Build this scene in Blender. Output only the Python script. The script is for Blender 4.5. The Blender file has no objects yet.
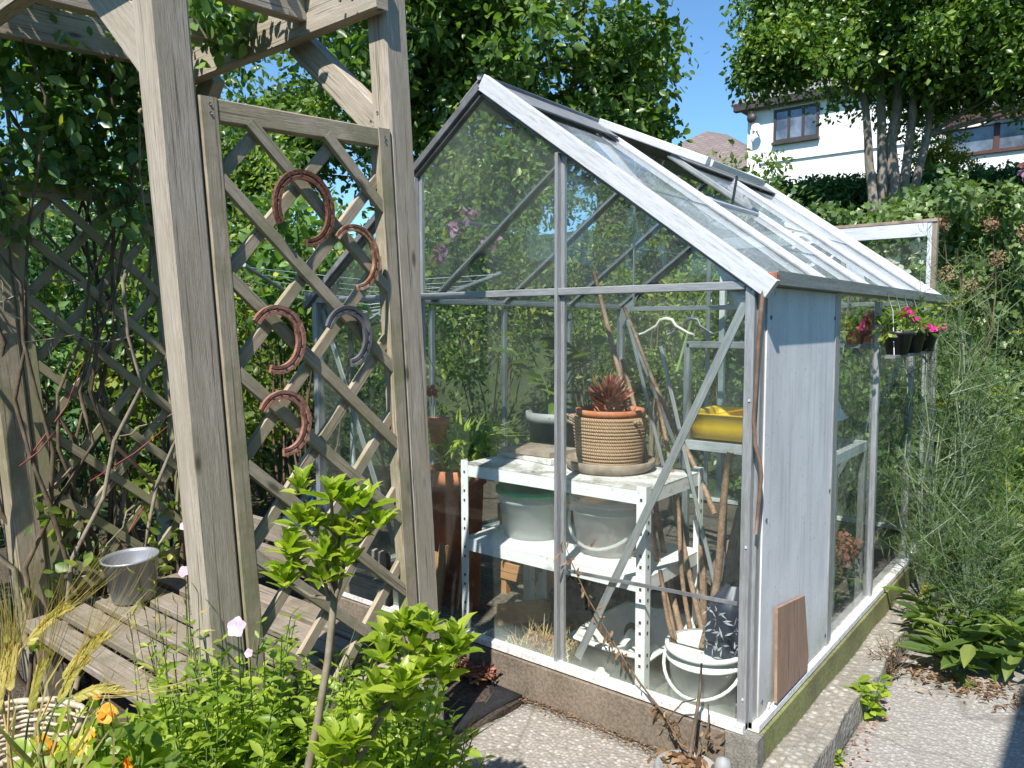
import bpy, math, random
import numpy as np
from mathutils import Vector, Matrix
random.seed(7)
rng = np.random.default_rng(11)
S = bpy.context.scene
COL = S.collection
R = math.radians
PI = math.pi

# ------------------------------------------------------------------ helpers
ORG = {}

class MB:
    """collects shapes and links them as ONE mesh object"""
    def __init__(s):
        s.v = []; s.f = []; s.uv = []; s.sm = []
    def _add(s, vs, fs, uvs=None, smooth=False):
        b = len(s.v)
        s.v += [tuple(map(float, p)) for p in vs]
        for i, f in enumerate(fs):
            s.f.append([b + k for k in f])
            s.uv.append(uvs[i] if uvs else [(0.0, 0.0)] * len(f))
            s.sm.append(smooth)
    def bar(s, p0, p1, w, h, up=(0, 0, 1), ch=0.12):
        """chamfered beam from p0 to p1; w across, h along 'up'"""
        p0 = np.array(p0, float); p1 = np.array(p1, float)
        d = p1 - p0; Ln = np.linalg.norm(d); d = d / Ln
        up = np.array(up, float)
        if abs(np.dot(up, d)) > .99: up = np.array((1., 0, 0)) if abs(d[0]) < .9 else np.array((0, 1., 0))
        sd = np.cross(d, up); sd /= np.linalg.norm(sd); u = np.cross(sd, d)
        c = ch * min(w, h); a, b = w / 2, h / 2
        sec = [(-a + c, -b), (a - c, -b), (a, -b + c), (a, b - c), (a - c, b), (-a + c, b), (-a, b - c), (-a, -b + c)]
        ring = lambda p, k: [p + sd * x * k + u * y * k for x, y in sec]
        per = [0]
        for i in range(8):
            q = np.array(sec[i]); r_ = np.array(sec[(i + 1) % 8]); per.append(per[-1] + np.linalg.norm(q - r_))
        o = rng.random(2) * 7
        vs = ring(p0, 1) + ring(p1, 1)
        fs = []; uvs = []
        for i in range(8):
            j = (i + 1) % 8
            fs.append((i, j, 8 + j, 8 + i))
            uvs.append([(o[0], o[1] + per[i]), (o[0], o[1] + per[i + 1]), (o[0] + Ln, o[1] + per[i + 1]), (o[0] + Ln, o[1] + per[i])])
        fs.append(tuple(range(7, -1, -1))); uvs.append([(o[0] + .02 * math.sin(x * 80), o[1] + y) for x, y in sec[::-1]])
        fs.append(tuple(range(8, 16))); uvs.append([(o[0] + .02 * math.sin(x * 80), o[1] + y) for x, y in sec])
        s._add(vs, fs, uvs); return s
    def box(s, lo, hi, ch=0.04):
        lo = np.array(lo, float); hi = np.array(hi, float); c = (lo + hi) / 2; e = hi - lo
        ax = int(np.argmax(e)); p0 = c.copy(); p1 = c.copy(); p0[ax] = lo[ax]; p1[ax] = hi[ax]
        if ax == 2: s.bar(p0, p1, e[1], e[0], (1, 0, 0), ch)
        elif ax == 0: s.bar(p0, p1, e[1], e[2], (0, 0, 1), ch)
        else: s.bar(p0, p1, e[0], e[2], (0, 0, 1), ch)
        return s
    def tube(s, pts, r, n=8, caps=True, smooth=True):
        pts = [np.array(p, float) for p in pts]; m = len(pts)
        rr = [r] * m if np.isscalar(r) else list(r)
        vs = []; L = 0; ls = []
        t0 = pts[1] - pts[0]; ref = np.array((0, 0, 1.)) if abs(t0[2]) < .9 * np.linalg.norm(t0) else np.array((1., 0, 0))
        for i in range(m):
            t = pts[min(i + 1, m - 1)] - pts[max(i - 1, 0)]; t = t / (np.linalg.norm(t) + 1e-9)
            a = np.cross(t, ref); a /= np.linalg.norm(a) + 1e-9; b = np.cross(t, a); ref = -b if np.dot(-b, ref) > 0 else b
            b = np.cross(t, a)
            if i: L += np.linalg.norm(pts[i] - pts[i - 1])
            ls.append(L)
            for k in range(n):
                q = 2 * PI * k / n
                vs.append(pts[i] + rr[i] * (math.cos(q) * a + math.sin(q) * b))
        fs = []; uvs = []; o = random.random() * 5
        for i in range(m - 1):
            for k in range(n):
                j = (k + 1) % n
                fs.append((i * n + k, i * n + j, (i + 1) * n + j, (i + 1) * n + k))
                w = 2 * PI * max(rr[0], .003) / n
                uvs.append([(ls[i] + o, k * w), (ls[i] + o, (k + 1) * w), (ls[i + 1] + o, (k + 1) * w), (ls[i + 1] + o, k * w)])
        if caps:
            fs.append(tuple(range(n))); uvs.append([(o, 0)] * n)
            fs.append(tuple(range((m - 1) * n + n - 1, (m - 1) * n - 1, -1))); uvs.append([(o, 0)] * n)
        s._add(vs, fs, uvs, smooth); return s
    def lathe(s, prof, c=(0, 0, 0), n=32, tilt=None, smooth=True, sq=0, aspect=(1, 1)):
        """profile [(r,z)] spun round z; sq squares the outline"""
        vs = []; M = Matrix.Rotation(tilt[0], 3, 'X') @ Matrix.Rotation(tilt[1], 3, 'Y') if tilt else None
        for r, z in prof:
            for k in range(n):
                q = 2 * PI * k / n; x, y = math.cos(q), math.sin(q)
                if sq:
                    m_ = max(abs(x), abs(y)); x, y = x * (1 + sq * (1 / m_ - 1)), y * (1 + sq * (1 / m_ - 1))
                p = Vector((r * x * aspect[0], r * y * aspect[1], z))
                if M: p = M @ p
                vs.append((p.x + c[0], p.y + c[1], p.z + c[2]))
        fs = []; uvs = []
        for i in range(len(prof) - 1):
            for k in range(n):
                j = (k + 1) % n
                fs.append((i * n + k, i * n + j, (i + 1) * n + j, (i + 1) * n + k))
                uvs.append([(k / n, prof[i][1]), ((k + 1) / n, prof[i][1]), ((k + 1) / n, prof[i + 1][1]), (k / n, prof[i + 1][1])])
        if prof[0][0] > 1e-4: fs.append(tuple(range(n - 1, -1, -1))); uvs.append([(0, 0)] * n)
        s._add(vs, fs, uvs, smooth); return s
    def poly(s, pts, thick):
        """flat polygon given thickness (vector)"""
        t = np.array(thick, float); n = len(pts); P = [np.array(p, float) for p in pts]
        vs = [p - t / 2 for p in P] + [p + t / 2 for p in P]
        e1 = P[1] - P[0]; e1 /= np.linalg.norm(e1); nn = t / np.linalg.norm(t); e2 = np.cross(nn, e1)
        u = [(float(np.dot(p, e1)), float(np.dot(p, e2))) for p in P]
        fs = [tuple(range(n - 1, -1, -1)), tuple(range(n, 2 * n))]; uvs = [u[::-1], u]
        for i in range(n):
            j = (i + 1) % n; fs.append((i, j, n + j, n + i)); uvs.append([u[i], u[j], u[j], u[i]])
        s._add(vs, fs, uvs); return s
    def grid(s, fn, nu, nv, smooth=True):
        vs = [fn(i / nu, j / nv) for i in range(nu + 1) for j in range(nv + 1)]
        fs = []; uvs = []
        for i in range(nu):
            for j in range(nv):
                a = i * (nv + 1) + j
                fs.append((a, a + nv + 1, a + nv + 2, a + 1))
                uvs.append([(i / nu, j / nv), ((i + 1) / nu, j / nv), ((i + 1) / nu, (j + 1) / nv), (i / nu, (j + 1) / nv)])
        s._add(vs, fs, uvs, smooth); return s
    def build(s, name, mat, parent=None):
        me = bpy.data.meshes.new(name)
        o_ = ORG.get(parent.name, (0, 0, 0)) if parent else (0, 0, 0)
        V = np.array(s.v, float) - np.array(o_)
        me.from_pydata([tuple(p) for p in V], [], s.f)
        ul = me.uv_layers.new(name='UVMap')
        ul.data.foreach_set('uv', np.array([c for f in s.uv for p in f for c in p], np.float32))
        me.polygons.foreach_set('use_smooth', np.array(s.sm, bool))
        me.update()
        return _link(name, me, mat, parent)

def _link(name, me, mat, parent):
    o = bpy.data.objects.new(name, me); COL.objects.link(o)
    for m in (mat if isinstance(mat, (list, tuple)) else [mat]): me.materials.append(m)
    if parent:
        o.parent = parent
        ORG[o.name] = ORG.get(parent.name, (0, 0, 0))
    return o

def tag(o, label=None, cat=None, group=None, kind=None):
    if label: o['label'] = label
    if cat: o['category'] = cat
    if group: o['group'] = group
    if kind: o['kind'] = kind
    return o

def thing(name, loc, label, cat, group=None, rot=None):
    o = bpy.data.objects.new(name, None); COL.objects.link(o)
    o.empty_display_size = .1
    o.location = loc
    if rot is not None: o.rotation_euler = rot
    else: ORG[o.name] = tuple(loc)
    return tag(o, label, cat, group)

def copy_thing(o, parent=None):
    c = o.copy(); COL.objects.link(c)
    if parent: c.parent = parent
    for ch in list(o.children): copy_thing(ch, c)
    return c

# ---- leaves
T_SIMPLE = (np.array([(0, 0, 0), (.45, 1, .0), (1, 0, -.12), (.45, -1, .0), (.45, 0, -.12)]), [(0, 3, 4), (3, 2, 4), (2, 1, 4), (1, 0, 4)])
T_FULL = (np.array([(0, 0, 0), (.22, .7, .04), (.55, 1, .03), (.84, .55, -.06), (1, 0, -.18), (.84, -.55, -.06), (.55, -1, .03), (.22, -.7, .04), (.22, 0, -.05), (.55, 0, -.07), (.84, 0, -.11)]),
          [(0, 7, 8), (7, 6, 9, 8), (6, 5, 10, 9), (5, 4, 10), (4, 3, 10), (3, 2, 9, 10), (2, 1, 8, 9), (1, 0, 8)])
T_BLADE = (np.array([(0, -.7, 0), (0, .7, 0), (.35, -1, .05), (.35, 1, .05), (.7, -.7, -.04), (.7, .7, -.04), (1, 0, -.26)]), [(0, 2, 3, 1), (2, 4, 5, 3), (4, 6, 5)])
T_LOBE = (np.array([(0, 0, 0), (.1, .8, 0), (.35, .62, -.03), (.5, 1.05, -.02), (.66, .5, -.04), (1, 0, -.12), (.66, -.5, -.04), (.5, -1.05, -.02), (.35, -.62, -.03), (.1, -.8, 0), (.4, 0, -.1)]),
          [(0, 9, 10), (9, 8, 10), (8, 7, 10), (7, 6, 10), (6, 5, 10), (5, 4, 10), (4, 3, 10), (3, 2, 10), (2, 1, 10), (1, 0, 10)])

def unit(a): return a / (np.linalg.norm(a, axis=-1, keepdims=True) + 1e-9)

def leaves(name, P, D, N, L, W, mat, parent=None, T=T_SIMPLE, rnd=None, bend=1.0, uv=False):
    tv, tf = T
    n = len(P); k = len(tv)
    D = unit(np.asarray(D, float)); N = np.asarray(N, float)
    Sd = unit(np.cross(D, N)); Nn = np.cross(Sd, D)
    L = np.broadcast_to(np.asarray(L, float), (n,)); W = np.broadcast_to(np.asarray(W, float), (n,))
    b = bend * (.4 + 1.2 * rng.random(n))
    V = (P[:, None, :] + D[:, None, :] * (tv[None, :, 0, None] * L[:, None, None]) + Sd[:, None, :] * (tv[None, :, 1, None] * W[:, None, None] * .5)
         + Nn[:, None, :] * (tv[None, :, 2, None] * (L * b)[:, None, None]))
    if parent: V = V - np.array(ORG.get(parent.name, (0, 0, 0)))
    idx = np.concatenate([np.array(f) for f in tf]); tot = np.array([len(f) for f in tf])
    loops = (np.arange(n)[:, None] * k + idx[None, :]).ravel()
    tots = np.tile(tot, n); starts = np.concatenate([[0], np.cumsum(tots)[:-1]])
    me = bpy.data.meshes.new(name)
    me.vertices.add(n * k); me.vertices.foreach_set('co', V.astype(np.float32).ravel())
    me.loops.add(len(loops)); me.loops.foreach_set('vertex_index', loops.astype(np.int32))
    me.polygons.add(len(tots)); me.polygons.foreach_set('loop_start', starts.astype(np.int32)); me.polygons.foreach_set('loop_total', tots.astype(np.int32))
    me.update(calc_edges=True)
    if rnd is None: rnd = rng.random(n)
    at = me.attributes.new('tone', 'FLOAT', 'FACE'); at.data.foreach_set('value', np.repeat(rnd, len(tf)).astype(np.float32))
    me.polygons.foreach_set('use_smooth', np.ones(len(tots), bool))
    if uv:
        ul = me.uv_layers.new(name='UVMap'); q = tv[idx][:, :2]; U = np.tile(q[None], (n, 1, 1)) ; U[:, :, 0] += 3.0 * np.arange(n)[:, None]
        ul.data.foreach_set('uv', U.astype(np.float32).ravel())
    return _link(name, me, mat, parent)

def sphere_pts(n, shell=.5):
    d = unit(rng.normal(size=(n, 3))); r = (shell + (1 - shell) * rng.random(n)) ** 1.0
    return d, d * r[:, None]

def clump_leaves(name, centers, radii, per, L, W, mat, parent=None, T=T_SIMPLE, shell=.25, up=.5, jit=.8, droop=.3, bend=1.0, squash=1.0, zmin=None, toned=.5):
    """leaf clumps: per leaves about each centre; leaves face outward and up"""
    C = np.asarray(centers, float); m = len(C)
    rad = np.broadcast_to(np.asarray(radii, float), (m,))
    n = m * per
    d, p = sphere_pts(n, shell)
    p[:, 2] *= squash
    P = np.repeat(C, per, 0) + p * np.repeat(rad, per)[:, None]
    N = d + np.array((0, 0, up)) + rng.normal(size=(n, 3)) * jit
    D = d * .6 + rng.normal(size=(n, 3)) * .7 + np.array((0, 0, -droop))
    ls = L * (.5 + 1.0 * rng.random(n))
    t = (1 - toned) * rng.random(n) + toned * np.repeat(rng.random(m), per)
    if zmin is not None:
        k = P[:, 2] > zmin; P, N, D, ls, t = P[k], N[k], D[k], ls[k], t[k]
    return leaves(name, P, D, N, ls, ls * W / L, mat, parent, T, t, bend)

def ellipsoid_centers(n, c, r, shell=.6):
    d, p = sphere_pts(n, shell)
    return np.array(c) + p * np.array(r)

# ------------------------------------------------------------------ materials
def new_mat(name):
    m = bpy.data.materials.new(name); m.use_nodes = True
    nt = m.node_tree; nt.nodes.clear()
    out = nt.nodes.new('ShaderNodeOutputMaterial')
    return m, nt, out

def ramp(nt, fac, stops):
    r = nt.nodes.new('ShaderNodeValToRGB'); e = r.color_ramp.elements
    while len(e) < len(stops): e.new(.5)
    for i, (p, c) in enumerate(stops):
        e[i].position = p; e[i].color = (*c, 1) if len(c) == 3 else c
    nt.links.new(fac, r.inputs[0]); return r.outputs[0]

def coords(nt, kind, scale):
    tc = nt.nodes.new('ShaderNodeTexCoord'); mp = nt.nodes.new('ShaderNodeMapping')
    mp.inputs['Scale'].default_value = scale
    nt.links.new(tc.outputs[kind], mp.inputs[0]); return mp.outputs[0]

def noise(nt, vec, scale, detail=4, rough=.6, dist=0):
    n = nt.nodes.new('ShaderNodeTexNoise'); n.inputs['Scale'].default_value = scale; n.inputs['Detail'].default_value = detail
    n.inputs['Roughness'].default_value = rough; n.inputs['Distortion'].default_value = dist
    nt.links.new(vec, n.inputs['Vector']); return n.outputs[0]

def mixc(nt, fac, a, b, mode='MIX'):
    m = nt.nodes.new('ShaderNodeMix'); m.data_type = 'RGBA'; m.blend_type = mode
    for k, v in ((0, fac), (6, a), (7, b)):
        if hasattr(v, 'is_linked'): nt.links.new(v, m.inputs[k])
        elif k == 0: m.inputs[0].default_value = v
        else: m.inputs[k].default_value = (*v, 1)
    return m.outputs[2]

def bump(nt, h, strength, dist=.01):
    b = nt.nodes.new('ShaderNodeBump'); b.inputs['Strength'].default_value = strength; b.inputs['Distance'].default_value = dist
    nt.links.new(h, b.inputs['Height']); return b.outputs[0]

def principled(nt, out, col, rough=.6, metal=0, nrm=None, spec=.5, trans=0):
    p = nt.nodes.new('ShaderNodeBsdfPrincipled')
    if hasattr(col, 'is_linked'): nt.links.new(col, p.inputs['Base Color'])
    else: p.inputs['Base Color'].default_value = (*col, 1)
    if hasattr(rough, 'is_linked'): nt.links.new(rough, p.inputs['Roughness'])
    else: p.inputs['Roughness'].default_value = rough
    p.inputs['Metallic'].default_value = metal
    p.inputs['Specular IOR Level'].default_value = spec
    if nrm: nt.links.new(nrm, p.inputs['Normal'])
    if out: nt.links.new(p.outputs[0], out.inputs[0])
    return p

def mat_noise(name, stops, scale=8, rough=.7, metal=0, bmp=.2, bdist=.005, kind='Object', stretch=(1, 1, 1), detail=6, spec=.4, fine=None, dist=0):
    m, nt, out = new_mat(name)
    v = coords(nt, kind, stretch)
    n = noise(nt, v, scale, detail, .65, dist)
    c = ramp(nt, n, stops); h = n
    if fine:
        n2 = noise(nt, v, fine[0], 3, .7); c = mixc(nt, fine[1], c, ramp(nt, n2, fine[2])); h = n2
    principled(nt, out, c, rough, metal, bump(nt, h, bmp, bdist) if bmp else None, spec)
    return m

def mat_wood(name, dark, mid, light, moss=None, rough=.85):
    m, nt, out = new_mat(name)
    v = coords(nt, 'UV', (1, 1, 1))
    g = noise(nt, coords(nt, 'UV', (2.2, 60, 1)), 3.0, 8, .7, .4)
    g2 = noise(nt, coords(nt, 'UV', (7, 260, 1)), 2.0, 4, .75, .2)
    big = noise(nt, v, 3.5, 4)
    c = ramp(nt, g, [(.28, dark), (.5, mid), (.74, light)])
    c = mixc(nt, .5, c, ramp(nt, g2, [(.38, dark), (.5, mid), (.68, light)]))
    c = mixc(nt, ramp(nt, big, [(.4, (0, 0, 0)), (.7, (.55, .55, .55))]), c, mid)
    ck = noise(nt, coords(nt, 'UV', (1.1, 75, 1)), 1.7, 3, .6, .3)
    c = mixc(nt, ramp(nt, ck, [(.60, (0, 0, 0)), (.645, (.8, .8, .8))]), c, tuple(x * .45 for x in dark))
    st = noise(nt, coords(nt, 'UV', (1, 5, 1)), 2.6, 5, .7)
    c = mixc(nt, ramp(nt, st, [(.42, (.45, .45, .45)), (.58, (0, 0, 0))]), c, tuple((a * .6 + b * .4) * k for a, b, k in zip(mid, dark, (1.0, .97, .86))))
    kn = nt.nodes.new('ShaderNodeTexVoronoi'); kn.inputs['Scale'].default_value = 1
    nt.links.new(coords(nt, 'UV', (4, 11, 1)), kn.inputs['Vector'])
    c = mixc(nt, ramp(nt, kn.outputs['Distance'], [(.05, (.8, .8, .8)), (.13, (0, 0, 0))]), c, tuple(x * .5 for x in dark))
    if moss:
        c = mixc(nt, ramp(nt, noise(nt, v, 6, 6, .7), [(.45, (0, 0, 0)), (.62, (.75, .75, .75))]), c, moss)
    principled(nt, out, c, rough, 0, bump(nt, g2, .5, .003), .25)
    return m

def mat_leaf(name, stops, rough=.42, trans=.35, tcol=1.3, spec=.5, veins=False):
    m, nt, out = new_mat(name)
    a = nt.nodes.new('ShaderNodeAttribute'); a.attribute_name = 'tone'
    c = ramp(nt, a.outputs['Fac'], stops)
    if veins:
        uvv = coords(nt, 'UV', (1, 1, 1)); sx = nt.nodes.new('ShaderNodeSeparateXYZ'); nt.links.new(uvv, sx.inputs[0])
        ab = nt.nodes.new('ShaderNodeMath'); ab.operation = 'ABSOLUTE'; nt.links.new(sx.outputs[1], ab.inputs[0])
        rib = ramp(nt, ab.outputs[0], [(.03, (.55, .55, .55)), (.10, (0, 0, 0))])
        mv = nt.nodes.new('ShaderNodeMath'); mv.operation = 'MULTIPLY_ADD'; mv.inputs[1].default_value = -.30; nt.links.new(ab.outputs[0], mv.inputs[0]); nt.links.new(sx.outputs[0], mv.inputs[2])
        ms = nt.nodes.new('ShaderNodeMath'); ms.operation = 'MULTIPLY'; ms.inputs[1].default_value = 2 * PI * 8; nt.links.new(mv.outputs[0], ms.inputs[0])
        sn = nt.nodes.new('ShaderNodeMath'); sn.operation = 'SINE'; nt.links.new(ms.outputs[0], sn.inputs[0])
        c = mixc(nt, ramp(nt, sn.outputs[0], [(.75, (0, 0, 0)), (.98, (.22, .22, .22))]), c, stops[-1][1])
        c = mixc(nt, rib, c, tuple(min(.6, x * 1.15) for x in stops[-1][1]))
        bl = noise(nt, coords(nt, 'UV', (2.2, 2.2, 1)), 1.3, 5, .7)
        c = mixc(nt, ramp(nt, bl, [(.60, (0, 0, 0)), (.68, (.6, .6, .6))]), c, tuple(x * .45 for x in stops[0][1]))
        c = mixc(nt, ramp(nt, bl, [(.74, (0, 0, 0)), (.78, (.85, .85, .85))]), c, (.20, .12, .05))
    p = principled(nt, None, c, rough, 0, None, spec)
    t = nt.nodes.new('ShaderNodeBsdfTranslucent')
    br = mixc(nt, 1.0, c, (1.15 * tcol, 1.25 * tcol, .55), 'MULTIPLY')
    nt.links.new(br, t.inputs['Color'])
    mx = nt.nodes.new('ShaderNodeMixShader'); mx.inputs[0].default_value = min(.55, trans + .1)
    nt.links.new(p.outputs[0], mx.inputs[1]); nt.links.new(t.outputs[0], mx.inputs[2]); nt.links.new(mx.outputs[0], out.inputs[0])
    return m

def mat_glass(name, dirt_haze=.08, dcol=(.55, .6, .52), tint=(.97, .99, .98), scale=3.0, refl=1.0, bias=0.0):
    m, nt, out = new_mat(name)
    tr = nt.nodes.new('ShaderNodeBsdfTransparent'); tr.inputs[0].default_value = (*tint, 1)
    gl = nt.nodes.new('ShaderNodeBsdfGlossy'); gl.inputs['Roughness'].default_value = .015; gl.inputs[0].default_value = (refl, refl, refl, 1)
    fr = nt.nodes.new('ShaderNodeFresnel'); fr.inputs[0].default_value = 1.5
    v = coords(nt, 'Object', (1, 1, 1))
    nb = noise(nt, v, 1.6, 2); gnrm = bump(nt, nb, .06, .02)
    nt.links.new(gnrm, gl.inputs['Normal'])
    # reflect once per pane: only where a ray enters the slab
    ge = nt.nodes.new('ShaderNodeNewGeometry'); fm = nt.nodes.new('ShaderNodeMath'); fm.operation = 'MULTIPLY'
    iv = nt.nodes.new('ShaderNodeMath'); iv.operation = 'SUBTRACT'; iv.inputs[0].default_value = 1; nt.links.new(ge.outputs['Backfacing'], iv.inputs[1])
    nt.links.new(fr.outputs[0], fm.inputs[0]); nt.links.new(iv.outputs[0], fm.inputs[1])
    mx = nt.nodes.new('ShaderNodeMixShader'); nt.links.new(fm.outputs[0], mx.inputs[0])
    nt.links.new(tr.outputs[0], mx.inputs[1]); nt.links.new(gl.outputs[0], mx.inputs[2])
    df = nt.nodes.new('ShaderNodeBsdfDiffuse'); df.inputs[0].default_value = (*dcol, 1)
    n1 = noise(nt, v, scale, 8, .68); n2 = noise(nt, v, 60, 3, .8)
    ad = nt.nodes.new('ShaderNodeMath'); ad.operation = 'MULTIPLY'
    nt.links.new(ramp(nt, n1, [(.35, (dirt_haze * .35,) * 3), (.75, (min(1, dirt_haze * 2.2),) * 3)]), ad.inputs[0])
    nt.links.new(ramp(nt, n2, [(.3, (.7,) * 3), (.72, (1.5,) * 3)]), ad.inputs[1])
    sx = nt.nodes.new('ShaderNodeSeparateXYZ'); nt.links.new(v, sx.inputs[0])
    mr = nt.nodes.new('ShaderNodeMapRange'); mr.inputs[1].default_value = .015; mr.inputs[2].default_value = .10; mr.inputs[3].default_value = .38; mr.inputs[4].default_value = 0
    nt.links.new(sx.outputs[2], mr.inputs[0])
    al = nt.nodes.new('ShaderNodeMath'); al.operation = 'MULTIPLY'; nt.links.new(mr.outputs[0], al.inputs[0]); nt.links.new(noise(nt, v, 24, 5, .7), al.inputs[1])
    mxm = nt.nodes.new('ShaderNodeMath'); mxm.operation = 'ADD'; mxm.use_clamp = True; nt.links.new(ad.outputs[0], mxm.inputs[0]); nt.links.new(al.outputs[0], mxm.inputs[1])
    cc = mixc(nt, al.outputs[0], dcol, (.16, .17, .09)); nt.links.new(cc, df.inputs[0])
    m2 = nt.nodes.new('ShaderNodeMixShader'); nt.links.new(mxm.outputs[0], m2.inputs[0])
    nt.links.new(mx.outputs[0], m2.inputs[1]); nt.links.new(df.outputs[0], m2.inputs[2])
    nt.links.new(m2.outputs[0], out.inputs[0])
    return m

def mat_film(name, col, alpha, rough=.3):
    """milky see-through plastic"""
    m, nt, out = new_mat(name)
    tr = nt.nodes.new('ShaderNodeBsdfTransparent')
    p = principled(nt, None, col, rough)
    tl = nt.nodes.new('ShaderNodeBsdfTranslucent'); tl.inputs[0].default_value = (*col, 1)
    a = nt.nodes.new('ShaderNodeMixShader'); a.inputs[0].default_value = .4
    nt.links.new(p.outputs[0], a.inputs[1]); nt.links.new(tl.outputs[0], a.inputs[2])
    b = nt.nodes.new('ShaderNodeMixShader'); b.inputs[0].default_value = alpha
    nt.links.new(tr.outputs[0], b.inputs[1]); nt.links.new(a.outputs[0], b.inputs[2]); nt.links.new(b.outputs[0], out.inputs[0])
    return m

def mat_aggregate(name, base, peb, scale, bigvar=.35):
    m, nt, out = new_mat(name)
    v = coords(nt, 'Object', (1, 1, 1))
    vo = nt.nodes.new('ShaderNodeTexVoronoi'); vo.inputs['Scale'].default_value = scale; nt.links.new(v, vo.inputs['Vector'])
    sep = nt.nodes.new('ShaderNodeSeparateColor'); nt.links.new(vo.outputs['Color'], sep.inputs[0])
    c = ramp(nt, sep.outputs[0], peb)
    edge = ramp(nt, vo.outputs['Distance'], [(.25, (0, 0, 0)), (.62, (1, 1, 1))])
    c = mixc(nt, edge, c, tuple(x * .55 for x in base))
    big = noise(nt, v, 2.5, 6, .7)
    cv = nt.nodes.new('ShaderNodeTexVoronoi'); cv.feature = 'DISTANCE_TO_EDGE'; cv.inputs['Scale'].default_value = 1.5
    wv = mixc(nt, .12, v, nt.nodes.new('ShaderNodeTexNoise').outputs[1]); nt.links.new(wv, cv.inputs['Vector'])
    c = mixc(nt, ramp(nt, cv.outputs['Distance'], [(.004, (.75, .75, .75)), (.012, (0, 0, 0))]), c, (.07, .06, .045))
    st = noise(nt, v, 7, 5, .75)
    c = mixc(nt, ramp(nt, st, [(.55, (0, 0, 0)), (.72, (.5, .5, .5))]), c, (base[0] * .42, base[1] * .42, base[2] * .36))
    c = mixc(nt, ramp(nt, big, [(.35, (bigvar,) * 3), (.65, (0, 0, 0))]), c, tuple(x * .45 for x in base))
    fn = noise(nt, v, 220, 2, .8)
    c = mixc(nt, .35, c, ramp(nt, fn, [(.35, tuple(x * .5 for x in base)), (.65, tuple(min(1, x * 1.5) for x in base))]))
    inv = nt.nodes.new('ShaderNodeMath'); inv.operation = 'SUBTRACT'; inv.inputs[0].default_value = 1; nt.links.new(vo.outputs['Distance'], inv.inputs[1])
    principled(nt, out, c, .9, 0, bump(nt, inv.outputs[0], .7, .006), .2)
    return m

M = {}
M['wood'] = mat_wood('weathered_wood', (.11, .088, .06), (.41, .355, .285), (.61, .55, .46))
M['wood_lattice'] = mat_wood('lattice_wood', (.10, .075, .045), (.40, .335, .25), (.60, .53, .42), moss=(.20, .19, .10))
M['wood_green'] = mat_wood('mossy_lattice_wood', (.11, .10, .06), (.31, .28, .18), (.44, .41, .28), moss=(.24, .24, .11))
M['wood_bench'] = mat_wood('bench_wood', (.085, .068, .048), (.27, .225, .18), (.40, .345, .285), moss=(.14, .125, .08))
M['wood_orange'] = mat_wood('sawn_wood', (.20, .09, .035), (.46, .25, .11), (.60, .38, .20))
M['ply'] = mat_wood('plywood', (.10, .06, .04), (.33, .215, .15), (.45, .33, .25))
M['cane'] = mat_noise('cane_bark', [(.3, (.14, .075, .045)), (.6, (.36, .22, .14)), (.8, (.46, .33, .23))], 30, .7, fine=(120, .3, [(.4, (.1, .06, .04)), (.6, (.34, .24, .17))]))
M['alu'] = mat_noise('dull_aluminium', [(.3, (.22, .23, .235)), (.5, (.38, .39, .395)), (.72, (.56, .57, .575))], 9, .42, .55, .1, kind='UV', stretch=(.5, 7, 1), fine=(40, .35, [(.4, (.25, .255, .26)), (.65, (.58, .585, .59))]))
M['alu_bright'] = mat_noise('bright_aluminium', [(.3, (.42, .43, .44)), (.5, (.60, .61, .62)), (.7, (.68, .69, .70))], 14, .4, .25, .12, kind='UV', stretch=(.5, 6, 1), fine=(34, .3, [(.34, (.22, .23, .235)), (.48, (.68, .69, .70))]))  # paler aluminium by its own colour, for roof bars, vent and trims
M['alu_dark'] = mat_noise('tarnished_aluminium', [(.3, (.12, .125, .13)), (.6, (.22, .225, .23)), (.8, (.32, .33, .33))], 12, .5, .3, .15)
M['sill_white'] = mat_noise('sill_white', [(.3, (.50, .49, .46)), (.5, (.72, .71, .69)), (.8, (.8, .79, .77))], 18, .5, .1, .15, fine=(60, .35, [(.38, (.2, .19, .15)), (.52, (.75, .74, .72))]))
M['ridge'] = mat_noise('ridge_plastic', [(.3, (.15, .155, .16)), (.6, (.23, .235, .24)), (.8, (.31, .315, .32))], 10, .6, .2, .1)
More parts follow.
